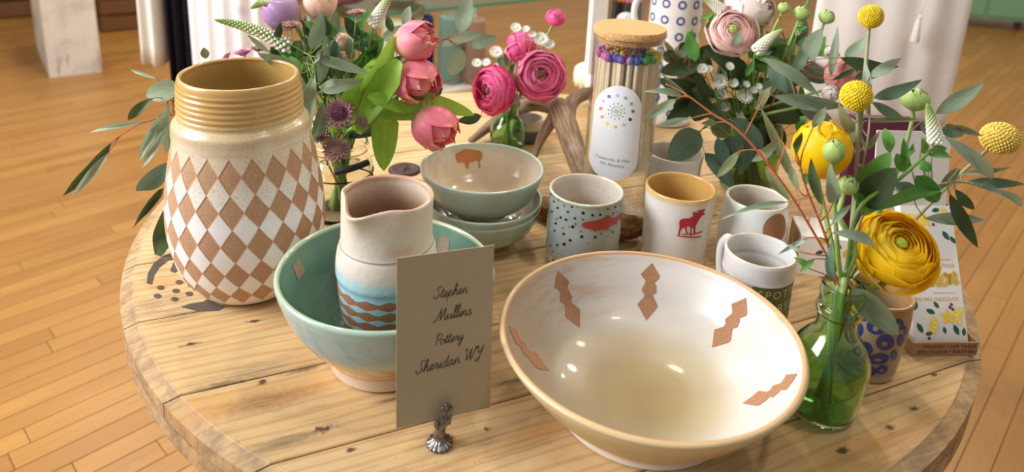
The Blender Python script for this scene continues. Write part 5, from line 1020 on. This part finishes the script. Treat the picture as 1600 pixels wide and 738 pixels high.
PKM = [globe_petal(bud_r, 1.2, 8, 6, .03, k+40).mesh('petal', PK) for k in range(2)]
bud('small pink ranunculus bud on a tall stem at the top right', 'B', (868, 28), 26, (.15, -.7, .6), 1.17, [(815, 150), (858, 50)], 'pink ranunculus buds', PKM, 1.1)
bud('small round pink ranunculus bud left of the large pink flower', 'B', (806, 81), 25, (-.2, -.1, .9), 1.13, [(800, 150), (808, 100)], 'pink ranunculus buds', PKM, 1.15)
bud('half hidden pink ranunculus behind the white blossoms', 'B', (816, 66), 34, (0, -.8, .4), 1.19, [(802, 150), (814, 85)], 'pink ranunculus buds', PKM, 1.3)
for i, (x, y, r, lb) in enumerate([(806, 44, 10, 'white star blossom at the top of the pink bouquet'), (822, 46, 7, 'tiny white blossom between the top blossom and the bud stem'), (845, 62, 14, 'white star blossom above the large pink flower'), (858, 70, 10, 'white star blossom touching the large pink flower'), (775, 82, 12, 'cream star blossom above the deep pink flower'), (796, 80, 9, 'cream star blossom left of the round pink bud'), (745, 99, 9, 'cream star blossom at the far left of the pink bouquet'), (760, 98, 8, 'cream star blossom at the left edge above the deep pink flower'), (795, 128, 8, 'cream star blossom between the two large pink flowers'), (805, 156, 10, 'cream star blossom under the large pink flower'), (790, 168, 10, 'cream star blossom at the bottle neck'), (832, 54, 7, 'tiny white blossom beside the tall bud stem'), (775, 104, 6, 'tiny cream blossom right above the deep pink flower')]):
    astrantia(lb, 'B', (x, y), r, (.1*(-1)**i, -.5, .8), 1.16 if y < 100 else 1.15, [(797+(x-797)*.4, 150 if y < 140 else y+10)], 'white', 'star_blossom', 'white star blossoms among the pink flowers')
sprig('dark leafy greens at the neck of the small green bottle', 'B', [(795, 150), (790, 110)], 1.18, .0012, 'green', [(790, 130, 770, 100, 16, 'dark', 'oval'), (795, 120, 815, 95, 14, 'dark', 'oval'), (785, 110, 780, 85, 14, 'dark', 'oval'), (800, 145, 790, 175, 16, 'dark', 'oval'), (795, 105, 790, 80, 12, 'olive', 'oval')], 1.18, .02, 'filler_foliage')
# ------------------------------------------------------------------ bouquet C: pale flowers
PB = petmat('blush_ranunculus_petal', srgb(252, 206, 194), srgb(255, 242, 234), srgb(252, 204, 200), .45, .35, .25); EYG = pmat('green_eye', srgb(140, 160, 60), srgb(200, 206, 120))
ranunculus('blush ranunculus with a green eye beside the dotted pitcher', 'C', (1145, 47), 36, (-.1, -.25, .9), 1.06, [(1170, 170), (1155, 95)], 'pb', PB, EYG, 9, grp='blush ranunculus', outer=[(k*1.05+.3, .1, 1.15) for k in range(6)], eyer=.2, cup=.8, e0=.26)
PB2 = petmat('cream_blush_petal', srgb(250, 232, 220), srgb(252, 238, 230), srgb(252, 226, 222), .45, .12, .3)
ranunculus('cream blush ranunculus cut by the top edge above the green-eyed one', 'C', (1172, 2), 30, (.3, -.8, .3), 1.10, [(1175, 160), (1180, 40)], 'pb2', PB2, EYG, 7, grp='blush ranunculus', outer=[(k*1.05, .1, 1.25) for k in range(6)], cup=.8)
ranunculus('cream blush ranunculus at the top edge left of the brown twig', 'C', (1196, 18), 22, (.5, .1, .7), 1.09, [(1180, 160), (1190, 50)], 'pb2', PB2, EYG, 6, grp='blush ranunculus', outer=[(k*1.25, .1, 1.2) for k in range(5)], cup=.8)
CR = petmat('coral_rose_petal', srgb(248, 206, 186), srgb(240, 140, 140), srgb(250, 206, 186), .45, .12, .4); CRM = [globe_petal(clos_r, 1.2, 9, 7, .04, k+60).mesh('petal', CR) for k in range(2)]
bud('coral pink rose half open behind the yellow drumstick ball', 'C', (1318, 118), 58, (.35, -.55, .5), 1.02, [(1190, 170), (1290, 140)], 'roses in the pale bouquet', CRM, .95, 'rose')
bud('pale cream rose behind the coral one', 'C', (1290, 92), 44, (.1, -.5, .6), 1.06, [(1185, 160), (1270, 120)], 'roses in the pale bouquet', [globe_petal(clos_r, 1.2, 9, 7, .04, k+70).mesh('petal', PB2) for k in range(2)], 1.0, 'rose')
bud('white rose bud below the coral rose', 'C', (1298, 146), 26, (0, -.2, .9), 1.0, [(1190, 180), (1280, 160)], 'roses in the pale bouquet', [globe_petal(clos_r, 1.2, 9, 7, .04, k+80).mesh('petal', PB2) for k in range(2)], 1.0, 'rose')
for x, y, s, lb in ((1253, 20, 24, 'green ranunculus bud at the top against the white linen'), (1292, 26, 23, 'green and white opening bud right of the topmost green bud'), (1225, 12, 18, 'small green bud at the top edge beside the brown twig')):
    bud(lb, 'C', (x, y), s, (.2, -.8, .4), 1.06, [(1190, 165), (x-25, y+60)], 'green buds in the pale bouquet', None, 1.05)
veronica('curved white veronica spike in the pale bouquet', 'C', (1180, 82), (1224, 46), 20, 1.03, [(1180, 170), (1178, 100)], [(1180, 90, 1225, 100, 12, 'green'), (1178, 95, 1165, 120, 10, 'green'), (1182, 100, 1215, 118, 12, 'green')])
veronica('white veronica spike above the dotted pitcher at the top edge', 'C', (1128, 18), (1092, -8), 18, 1.08, [(1160, 160), (1135, 60)], [(1122, 25, 1095, 28, 12, 'green'), (1118, 30, 1095, 45, 10, 'green')])
veronica('thin green veronica tip at the top beside the green buds', 'C', (1245, 55), (1268, -10), 9, 1.06, [(1195, 165), (1235, 80)], [(1245, 45, 1262, 42, 7, 'green'), (1243, 55, 1225, 70, 8, 'green')], .55)
wl = [(1123, 128, 14), (1163, 150, 15), (1126, 147, 11), (1098, 108, 10), (1146, 130, 9), (1166, 132, 7), (1190, 143, 8), (1178, 141, 7), (1105, 146, 9), (1133, 167, 9), (1155, 180, 8), (1160, 187, 7), (1140, 104, 8), (1108, 108, 7), (1186, 135, 6), (1183, 165, 9)]
pos = ['top left', 'largest and lowest', 'lower left', 'highest at the far left', 'middle, under the leaf', 'small upper middle', 'rightmost', 'right, beside the rightmost', 'left, near the match jar', 'low left', 'lowest small', 'lowest at the right', 'just under the blush ranunculus', 'second highest at the left', 'tiny one at the right', 'green-tinged one at the lower right']
for (x, y, r), p_ in zip(wl, pos):
    astrantia('white star flower of the pale bouquet, '+p_, 'C', (x, y), r, (LR.uniform(-.4, .4), -.35, .85), 1.035, [(1165+(x-1165)*.5, max(y+22, 175))], 'white', 'star_flower', 'white star flowers in the pale bouquet')
sprig('bare brown twig rising to the top edge in the pale bouquet', 'C', [(1200, 160), (1233, 98), (1222, 48), (1208, -15)], 1.02, .0016, 'brown', [(1230, 92, 1236, 70, 5, 'olive')], name='twig', cat='twig')
sprig('eucalyptus sprig with broad dark leaves, one lying in the plain white cup', 'C', [(1150, 185), (1110, 195), (1092, 206)], 1.0, .0012, 'olive' if 'olive' in SM else 'green', [(1093, 205, 1045, 250, 42, 'blue', 'oval'), (1121, 215, 1131, 263, 22, 'blue'), (1101, 239, 1147, 297, 28, 'blue'), (1144, 188, 1187, 242, 38, 'blue', 'oval'), (1140, 212, 1152, 264, 34, 'dark', 'oval'), (1165, 215, 1155, 275, 26, 'blue')], .985, .02)
sprig('dark eucalyptus sprig beside the match jar in the pale bouquet', 'C', [(1140, 170), (1090, 130), (1050, 100)], 1.08, .0013, 'red', [(1092, 148, 1028, 122, 28, 'dark', 'oval'), (1062, 68, 1102, 94, 24, 'dark', 'oval'), (1036, 62, 1096, 131, 10, 'olive'), (1090, 78, 1130, 76, 20, 'dark', 'oval'), (1098, 98, 1030, 112, 26, 'dark', 'oval'), (1100, 120, 1052, 168, 28, 'dark', 'oval'), (1087, 66, 1103, 152, 5, 'olive'), (1122, 88, 1141, 160, 6, 'olive'), (1150, 106, 1178, 120, 24, 'dark', 'oval'), (1060, 110, 1110, 150, 30, 'dark', 'oval'), (1045, 140, 1090, 175, 28, 'dark', 'oval'), (1075, 85, 1055, 75, 18, 'dark', 'oval'), (1035, 85, 1070, 95, 20, 'dark', 'oval'), (1090, 160, 1040, 190, 26, 'dark', 'oval'), (1110, 60, 1135, 90, 16, 'green', 'oval')], 1.08, .03)
sprig('eucalyptus sprig with long grey leaves in front of the coral rose', 'C', [(1200, 170), (1230, 120), (1275, 95)], .98, .0012, 'red', [(1262, 93, 1284, 44, 26, 'euc', 'oval'), (1245, 112, 1259, 56, 17), (1298, 119, 1309, 40, 13), (1192, 90, 1282, 152, 19), (1200, 105, 1230, 147, 20, 'blue'), (1229, 112, 1249, 170, 13), (1208, 150, 1322, 166, 22), (1320, 95, 1354, 57, 19), (1313, 90, 1406, 104, 21, 'dark'), (1335, 122, 1386, 110, 15, 'dark'), (1240, 150, 1300, 190, 24, 'euc'), (1215, 120, 1190, 160, 20, 'blue'), (1300, 125, 1340, 105, 8, 'dark')], .98, .03)
sprig('leafy dark filler foliage inside the pale bouquet', 'C', [(1175, 170), (1180, 130)], 1.06, .0015, 'green', [(1165, 120, 1110, 90, 34, 'dark', 'oval'), (1180, 110, 1215, 70, 32, 'dark', 'oval'), (1190, 140, 1250, 120, 34, 'dark', 'oval'), (1160, 160, 1100, 180, 36, 'dark', 'oval'), (1195, 160, 1250, 190, 36, 'dark', 'oval'), (1180, 170, 1150, 210, 34, 'dark', 'oval'), (1210, 130, 1270, 110, 28, 'green', 'oval'), (1170, 90, 1190, 60, 22, 'green', 'oval'), (1200, 100, 1240, 60, 24, 'green', 'oval'), (1185, 120, 1200, 180, 40, 'dark', 'oval'), (1230, 170, 1290, 160, 30, 'dark', 'oval'), (1150, 120, 1140, 80, 24, 'green', 'oval'), (1100, 150, 1085, 190, 36, 'dark', 'oval'), (1250, 100, 1290, 130, 28, 'dark', 'oval'), (1140, 180, 1120, 215, 32, 'dark', 'oval'), (1200, 190, 1215, 240, 34, 'dark', 'oval'), (1180, 200, 1180, 250, 30, 'green', 'oval')], 1.065, .03, 'filler_foliage')
sprig('second stem of mixed green filler foliage in the pale bouquet', 'C', [(1175, 180), (1185, 120)], 1.05, .0014, 'green', rand_leaves(40, 1070, 1290, 60, 215, 6, (26, 50)), 1.065, .05, 'filler_foliage')
# ------------------------------------------------------------------ bouquet D: yellow flowers in the front bottle
PY = petmat('yellow_ranunculus_petal', srgb(255, 206, 0), srgb(255, 222, 16), srgb(255, 232, 70), .4, .45, .2); EYL = pmat('lime_eye', srgb(150, 180, 40), srgb(214, 214, 60))
ranunculus('large open yellow ranunculus in front of the lemon chocolate bar', 'D', (1405, 383), 58, (.02, -.62, .78), .60, [(1330, 445), (1365, 450), (1392, 430)], 'py', PY, EYL, 9, grp='yellow ranunculus', outer=[(k*1.05, .1, 1.06) for k in range(6)]+[(-1.0, .42, 1.25), (-2.8, .35, 1.2), (-.3, .3, 1.15), (2.6, .3, 1.12)], eyer=.15, cup=.85, srad=.003, e0=.22)
PYM = [globe_petal(clos_r, 1.35, 10, 8, .03, k+90).mesh('petal', PY) for k in range(2)]
bud('yellow ranunculus bud just opening, seen from the side', 'D', (1284, 232), 92, (.05, -.85, .2), .62, [(1312, 440), (1295, 360), (1278, 285)], 'yellow ranunculus', PYM, .93, 'ranunculus', .0028, 'pale', [(1270, 268, 1255, 285, 14, 'green'), (1285, 272, 1300, 262, 12, 'green'), (1262, 262, 1250, 270, 12, 'green')])
bud('round pale green ranunculus bud against the linen', 'D', (1430, 155), 36, (.03, -.9, .3), .66, [(1330, 430), (1400, 270), (1424, 195)], 'green buds in the green bottle', None, 1.15, L=())
bud('small round green bud in front of the grey leaf', 'D', (1325, 289), 31, (.2, -.7, .5), .60, [(1318, 440), (1336, 390), (1312, 340), (1316, 312)], 'green buds in the green bottle', None, 1.02, rad=.003)
bud('pointed green bud beside the yellow side-on flower', 'D', (1303, 236), 40, (.05, -.95, .2), .59, [(1315, 440), (1305, 340), (1301, 265)], 'green buds in the green bottle', None, .8)
craspedia('yellow drumstick ball at the top against the white linen', (1361, 26), 19, .66, [(1322, 440), (1336, 290), (1351, 120), (1357, 50)])
craspedia('yellow drumstick ball left of centre above the yellow flower', (1338, 150), 24.5, .63, [(1320, 440), (1336, 300), (1340, 180)])
craspedia('pale yellow drumstick ball at the far right over the floor', (1563, 216), 29, .72, [(1326, 440), (1395, 378), (1480, 292), (1542, 235)], M_cras2, (1, 1, .86))
veronica('white veronica spike with leafy stem beside the pale green bud', 'D', (1463, 224), (1449, 163), 23, .61, [(1322, 440), (1340, 330), (1400, 284), (1440, 248), (1458, 232)], [(1455, 235, 1480, 232, 12, 'green'), (1450, 242, 1487, 245, 12, 'green'), (1445, 240, 1440, 215, 12, 'green'), (1438, 252, 1455, 268, 16, 'green'), (1430, 275, 1466, 316, 28, 'green', 'oval'), (1477, 296, 1358, 331, 18, 'green'), (1344, 298, 1392, 238, 32, 'green', 'oval'), (1350, 322, 1400, 262, 42, 'dark', 'oval'), (1382, 200, 1391, 240, 17, 'green'), (1415, 262, 1412, 215, 12, 'green'), (1400, 240, 1420, 270, 20, 'green', 'oval'), (1360, 335, 1330, 300, 24, 'green', 'oval'), (1420, 245, 1428, 225, 8, 'green')], .1)
sprig('eucalyptus sprig with orange stem arching left over the cups', 'D', [(1312, 440), (1292, 400), (1257, 340), (1225, 290), (1180, 232), (1147, 199), (1113, 178), (1075, 150), (1040, 131)], .66, .0012, 'red', [(1067, 151, 1004, 143, 11), (1057, 155, 1003, 189, 15), (1080, 185, 1025, 196, 10, 'pale'), (1118, 192, 1095, 193, 10, 'olive'), (1157, 236, 1119, 278, 15, 'olive'), (1215, 218, 1174, 253, 16), (1238, 278, 1185, 161, 17, 'olive'), (1205, 136, 1188, 170, 14, 'olive'), (1195, 262, 1234, 314, 15, 'olive'), (1232, 316, 1124, 344, 9), (1075, 150, 1030, 112, 6, 'olive')], .66, .02)
sprig('eucalyptus sprig with upright dark leaves in front of the yellow bud', 'D', [(1308, 440), (1290, 370), (1262, 300), (1245, 240)], .58, .0014, 'red', [(1285, 322, 1267, 246, 15, 'dark'), (1302, 316, 1297, 254, 20, 'euc'), (1243, 245, 1253, 206, 10, 'dark'), (1270, 200, 1291, 168, 14, 'euc'), (1302, 364, 1366, 383, 18, 'pale'), (1280, 433, 1365, 448, 9, 'olive'), (1332, 450, 1404, 524, 36, 'euc', 'oval'), (1250, 300, 1235, 258, 12, 'olive'), (1300, 350, 1330, 320, 10, 'euc'), (1255, 395, 1225, 380, 7, 'pale'), (1262, 372, 1215, 398, 8, 'pale'), (1302, 440, 1300, 376, 14, 'blue'), (1265, 420, 1240, 402, 10, 'green'), (1272, 405, 1250, 425, 9, 'green')], .575, .02)
sprig('eucalyptus sprig with long leaves spreading right over the floor', 'D', [(1322, 440), (1352, 330), (1420, 300), (1490, 285), (1530, 290)], .64, .0013, 'grey', [(1462, 178, 1538, 130, 23), (1470, 199, 1506, 212, 20, 'blue'), (1477, 195, 1535, 212, 11, 'olive'), (1477, 215, 1552, 281, 21, 'euc'), (1505, 272, 1581, 262, 9, 'olive'), (1512, 284, 1602, 288, 15, 'blue'), (1530, 292, 1597, 323, 12, 'euc'), (1484, 303, 1528, 388, 20, 'dark'), (1492, 296, 1522, 328, 15, 'dark'), (1446, 341, 1540, 344, 18, 'euc'), (1398, 288, 1441, 308, 22, 'blue'), (1440, 190, 1466, 214, 20, 'blue'), (1500, 262, 1465, 300, 14, 'olive')], .64, .02)
sprig('eucalyptus sprig with narrow leaves climbing beside the drumstick stems', 'D', [(1318, 440), (1340, 300), (1358, 200), (1356, 120)], .64, .0013, 'grey', [(1365, 153, 1442, 124, 19, 'blue'), (1362, 160, 1412, 188, 15, 'blue'), (1350, 190, 1452, 190, 8, 'olive'), (1358, 121, 1409, 91, 17), (1358, 150, 1352, 95, 12), (1345, 210, 1320, 180, 14), (1345, 235, 1375, 205, 9, 'olive'), (1340, 205, 1310, 160, 20, 'olive'), (1332, 225, 1330, 190, 12, 'olive')], .64, .02)
# ================================================================== ROOM AND BACKGROUND
M_wall = flat('warm_white_plaster', srgb(226, 216, 200), .8, .02, 3)
for nm, c, d in (('wall_back', (.7, 9.95, 1.7), (13, .1, 3.4)), ('wall_left', (-5.75, 4, 1.7), (.1, 12, 3.4)), ('wall_right', (7.15, 4, 1.7), (.1, 12, 3.4))):
    m = MB(); m.box(c, d); tag(m.build(nm, M_wall, None, False), kind='structure')
# plinth
g = G('whitewashed_board', .75); ob = g.obj(); f = g.noise(ob, 7, 4); f2 = g.noise(g.map(ob, (6, 6, 1)), 6, 4); zz = g.n('ShaderNodeSeparateXYZ', None, Vector=ob).outputs[2]
c = g.mix(g.step(f, .45, .7), srgb(214, 204, 192), srgb(190, 178, 168)); scf = g.ma('MULTIPLY', g.step(f2, .55, .68), g.ma('SUBTRACT', 1., g.step(zz, .0, .3))); g.col(g.mix(g.ma('MULTIPLY', scf, .6), c, srgb(140, 100, 92))); M_plin = g.m
p0 = fl(78, 122); p1 = fl(160, 112); a = math.atan2(p1.y-p0.y, p1.x-p0.x); w_ = (p1-p0).length
t = thing('plinth', 'scuffed whitewashed display plinth on the floor at the far left', 'plinth', p0, a)
m = MB(); m.box((w_/2, .33, .51), (w_, .66, 1.02)); m.build('body', M_plin, t, False); m = MB(); m.box((w_/2, .33, 1.03), (w_+.02, .68, .02)); m.build('top', M_plin, t, False)
M_brn = flat('dark_brown_wood', srgb(112, 74, 42), .6, .2, 12)
def crate(label, P, rz, w, d, h):
    t = thing('crate', label, 'crate', P, rz, 'brown wooden crates')
    for x in (-1, 1):
        for y in (-1, 1): m = MB(); m.box((x*(w/2-.02), y*(d/2-.02), h/2), (.04, .04, h)); m.build('post', M_brn, t, False)
    n = max(3, int(h/.11))
    for k in range(n):
        z = (k+.5)*h/n
        for y in (-1, 1): m = MB(); m.box((0, y*(d/2+.006), z), (w, .012, h/n*.82)); m.build('slat', M_brn, t, False)
        for x in (-1, 1): m = MB(); m.box((x*(w/2+.006), 0, z), (.012, d, h/n*.82)); m.build('slat', M_brn, t, False)
    m = MB(); m.box((0, 0, .02), (w-.03, d-.03, .02)); m.build('bottom', M_brn, t, False)
crate('brown slatted crate on the floor to the right of the plinth', fl(166, 48)+Vector((0, .2, 0)), .65, .3, .4, .55)
crate('brown slatted crate on the floor to the left behind the plinth', fl(8, 32)+Vector((-.15, .25, 0)), .65, .45, .45, .5)
# garments
def cloth(name, c1, c2, sc=120, spots=None):
    g = G(name, .9, spec=.1); ob = g.obj(); f = g.noise(ob, sc, 3); c = g.mix(f, c1, c2)
    if spots:
        v = g.vor(ob, 9); k = g.ma('MULTIPLY', g.ma('SUBTRACT', 1., g.step(v.outputs['Distance'], .10, .26)), g.step(g.noise(ob, 5, 2), .45, .6)); c = g.mix(g.ma('MULTIPLY', k, .5), c, g.mix(g.n('ShaderNodeSeparateColor', None, Color=v.outputs['Color']).outputs[0], spots[0], spots[1]))
    g.col(c); return g.m
def garment(label, x0, x1, Y, zb, zt, mat, folds=5, amp=.018, dep=.05, slant=0., name='garment', taper=.0, seed=0):
    w = (x1-x0)/2; t = thing(name, label, 'garment', ((x0+x1)/2, Y, zb)); m = MB(); n, k = 64, 14; V = []
    for i in range(k+1):
        q = i/k; z = (zt-zb)*q; ww = w*(1-taper*q)
        for j in range(n):
            a = 2*PI*j/n; x = ww*math.cos(a); f = amp*(1-.45*q)*math.sin(folds*PI*math.cos(a)+seed+q*.8); V.append((x, dep*math.sin(a)*(1-.4*q)+f, z+(slant*math.cos(a)*(1-q))+.006*math.sin(3*a+seed)*(1-q)))
    m.add(V, [(i*n+j, i*n+(j+1) % n, (i+1)*n+(j+1) % n, (i+1)*n+j) for i in range(k) for j in range(n)]+[tuple(range(n-1, -1, -1)), tuple(k*n+j for j in range(n))]); m.build('fabric', mat, t)
    m = MB(); m.tube(crom([(-w*.75, 0, zt-zb-.02), (-w*.3, 0, zt-zb+.03), (0, 0, zt-zb+.06), (w*.3, 0, zt-zb+.03), (w*.75, 0, zt-zb-.02)], 5), .006, 8); m.tube(crom([(0, 0, zt-zb+.055), (0, 0, zt-zb+.09), (.0, -.02, zt-zb+.105), (0, .0, zt-zb+.127)], 5), .0022, 6); m.build('hanger', M_steel, t); return t
M_steel = flat('brushed_steel', srgb(150, 150, 156), .35, metal=.9)
def rack(label, xa, xb, Y, z):
    t = thing('clothes_rack', label, 'clothes rack', ((xa+xb)/2, Y, 0)); w = (xb-xa)/2
    m = MB(); m.tube([(-w, 0, z), (w, 0, z)], .0125, 12); m.build('rail', M_steel, t)
    for s in (-1, 1):
        m = MB(); m.tube([(s*w, 0, .03), (s*w, 0, z+.01)], .0125, 12); m.build('post', M_steel, t); m = MB(); m.tube([(s*w, -.22, .013), (s*w, .22, .013)], .0125, 12); m.build('foot', M_steel, t)
ZT = 1.42
gx = lambda x, y, Y: aty(x, y, Y)
rack('steel clothes rack carrying the garments behind the tall vase', -2.6, gx(385, 60, 2.3).x, 2.3, ZT+.12); YG = 2.3
garment('white knitted garment hanging at the left end of the rack', gx(236, 40, YG).x-.02, gx(266, 40, YG).x, YG-.02, gx(255, 92, YG).z, ZT, cloth('cream_knit', srgb(222, 214, 202), srgb(238, 232, 222)), 2, .012, .06, .0, seed=1)
garment('navy blue garment hanging beneath the white knit', gx(254, 60, YG).x, gx(276, 60, YG).x, YG+.06, gx(262, 132, YG).z, ZT, cloth('navy_cloth', srgb(24, 36, 76), srgb(36, 52, 96)), 2, .01, .03, seed=2)
garment('long black garment hanging beside the navy one', gx(264, 60, YG).x, gx(304, 60, YG).x, YG, gx(290, 172, YG).z, ZT, cloth('black_cloth', srgb(20, 18, 26), srgb(34, 30, 42)), 3, .014, .05, seed=3)
garment('white garment with faint floral specks behind the tall vase', gx(298, 60, YG).x, gx(424, 60, YG).x, YG-.01, gx(360, 210, YG).z, ZT, cloth('floral_white', srgb(238, 230, 228), srgb(248, 244, 242), 60, (srgb(120, 110, 190), srgb(220, 150, 130))), 5, .012, .06, seed=4)
YR = 1.75
rack('steel clothes rack carrying the white linen at the right', gx(1340, 90, YR).x, 2.3, YR, ZT+.12)
lin = garment('white linen dress with a small tassel hanging at the right', gx(1262, 90, YR).x, gx(1497, 90, YR).x, YR, gx(1380, 193, YR).z, ZT, cloth('white_linen', srgb(236, 228, 220), srgb(246, 240, 234), 220), 4, .005, .05, -.01, seed=5)
P = gx(1413, 14, YR)-lin.location; m = MB(); yq = -.075
m.tube([(P.x+.004, yq+.02, P.z+.12), (P.x+.001, yq, P.z+.03), (P.x, yq, P.z)], .0012, 6); m.ball((P.x, yq, P.z-.003), .005, 10, 8); m.lathe([(.0035, 0), (.006, -.01), (.0105, -.056), (.0095, -.058), (0, -.057)], 16, (P.x-.002, yq, P.z-.006), wob=lambda a, z: .12*math.sin(8*a)); m.build('tassel', cloth('tassel_cotton', srgb(226, 216, 206), srgb(240, 234, 226)), lin)
# glass display table
ZG = .5-TZ; e0 = at(540, 27, ZG); e1_ = at(868, -5, ZG); dv = (e1_-e0); a = math.atan2(dv.y, dv.x); Lg = dv.length
t = thing('display_table', 'glass-topped steel display table far behind the tulips', 'table', (e0.x, e0.y, 0), a)
m = MB(); m.box((Lg/2, .30, .4935), (Lg, .60, .013)); m.build('glass_top', glass('table_glass', srgb(214, 236, 226)), t, False)
for c, d in (((Lg/2, -.001, .4935), (Lg, .003, .0134)),):
    m = MB(); m.box(c, d); m.build('glass_edge', flat('green_glass_edge', srgb(40, 140, 104), .15), t, False)
cs, sn = math.cos(a), math.sin(a)
def legat(px_x, py, off):
    P = at(px_x, py, ZG); d = P-e0; return d.x*cs+d.y*sn
for (px_, off) in ((757, .03), (785, .55)):
    x = legat(px_, 10, off) if off < .1 else legat(757, 10, 0)+.02
    m = MB(); m.tube([(x, off, 0), (x, off, .486)], .011, 10); m.build('leg', M_steel, t)
for off in (.03, .55): m = MB(); m.tube([(.04, off, 0), (.04, off, .486)], .011, 10); m.build('leg', M_steel, t)
def on_table(x, y): return Vector((e0.x+cs*x-sn*y, e0.y+sn*x+cs*y, .5005))
def bundle(label, P, r, mat, seed):
    m = MB(); m.ball((0, 0, r[2]), 1, 28, 16, r); rr = random.Random(seed); p = [rr.random()*6 for _ in range(4)]
    m.v = [(x*(1+.14*math.sin(7*math.atan2(y, x)+p[0]+z*20)), y*(1+.14*math.sin(5*math.atan2(y, x)+p[1]+z*16)), max(0, z*(1+.1*math.sin(9*x/r[0]+p[2])))) for x, y, z in m.v]
    o = m.build('folded_scarf', mat, None, True, P); tag(o, label, 'scarf', 'scarves on the glass table')
xx = lambda px_, y=15: legat(px_, y, 0)
bundle('mauve scarf heaped on the glass table behind the tulip bouquet', on_table(xx(530, 22)+.03, .26), (.17, .14, .07), cloth('mauve_cloth', srgb(132, 86, 104), srgb(160, 110, 124)), 1)
bundle('grey scarf heaped on the glass table above the eucalyptus', on_table(xx(662, 12)-.04, .22), (.12, .10, .035), cloth('grey_cloth', srgb(142, 130, 122), srgb(176, 164, 152)), 2)
# textile rolls standing under the glass
def roll_(label, P, r, h, mat):
    t = thing('textile_roll', label, 'textile roll', P, 0, 'textile rolls under the glass table')
    m = MB(); m.lathe([(0, 0), (r*.95, 0), (r, .01), (r*1.02, h*.5), (r*.97, h-.01), (r*.9, h), (r*.5, h-.004), (0, h-.006)], 28, wob=lambda a, z: .04*math.sin(4*a+z*9)); m.build('cloth_roll', mat, t)
    m = MB(); m.tube([(r*q*math.cos(q*22), r*q*math.sin(q*22), h-.002) for q in np.linspace(.12, .9, 60)], .003, 5); m.build('rolled_end', mat, t)
def under(px_, y, ydist): return xx(px_, y)
base = Vector((e0.x, e0.y, 0))
def und(px_, py, Y): P = aty(px_, py, Y); return Vector((P.x, Y, .0))
yb = e0.y+.22
b0 = und(700, 120, yb+.05); bx2 = thing('storage_box', 'pale grey low box under the glass table', 'box', b0+Vector((.02, 0, 0)), a); m = MB(); m.box((0, 0, .055), (.36, .24, .11)); m.build('body', flat('grey_board', srgb(196, 188, 178), .8, .05, 8), bx2, False); m = MB(); m.box((0, 0, .119), (.37, .25, .018)); m.build('lid', flat('grey_lid', srgb(206, 198, 188), .8, .05, 8), bx2, False)
for px_, r, h, c, lb in ((660, .055, .33, (40, 42, 84), 'navy textile roll standing under the glass table'), (705, .062, .34, (112, 138, 130), 'sage green textile roll standing under the glass table'), (742, .05, .33, (146, 122, 106), 'taupe textile roll standing under the glass table')):
    P = und(px_, 70, yb+.06); P.z = .1285; roll_(lb, P, r, h, cloth('roll_cloth', srgb(*c), tuple(min(1, q*1.25) for q in srgb(*c))))
P = und(615, 60, yb); P.z = 0; roll_('cream textile roll standing on the floor under the glass table', P, .06, .44, cloth('cream_cloth', srgb(220, 210, 190), srgb(236, 228, 210)))
# green cabinet, top right
P = fl(1560, 48); t = thing('cabinet', 'sage green painted cabinet on low feet at the far right', 'cabinet', P, math.radians(-14))
M_sage = flat('sage_paint', srgb(112, 150, 116), .5, .06, 5)
m = MB(); m.box((-.12, .22, .52), (.95, .42, .86)); m.build('body', M_sage, t, False)
for x in (-.36, .11): m = MB(); m.box((x, .003, .52), (.44, .022, .80)); o = m.build('door', M_sage, t, False); m = MB(); m.ball((x+(.18 if x < 0 else -.18), -.02, .55), .016, 10, 8); m.build('knob', M_steel, o)
for x in (-.52, .28):
    for y in (.06, .38): m = MB(); m.lathe([(0, 0), (.03, 0), (.034, .01), (.026, .05), (.03, .09), (0, .09)], 16, (x, y, 0)); m.build('foot', M_steel, t)
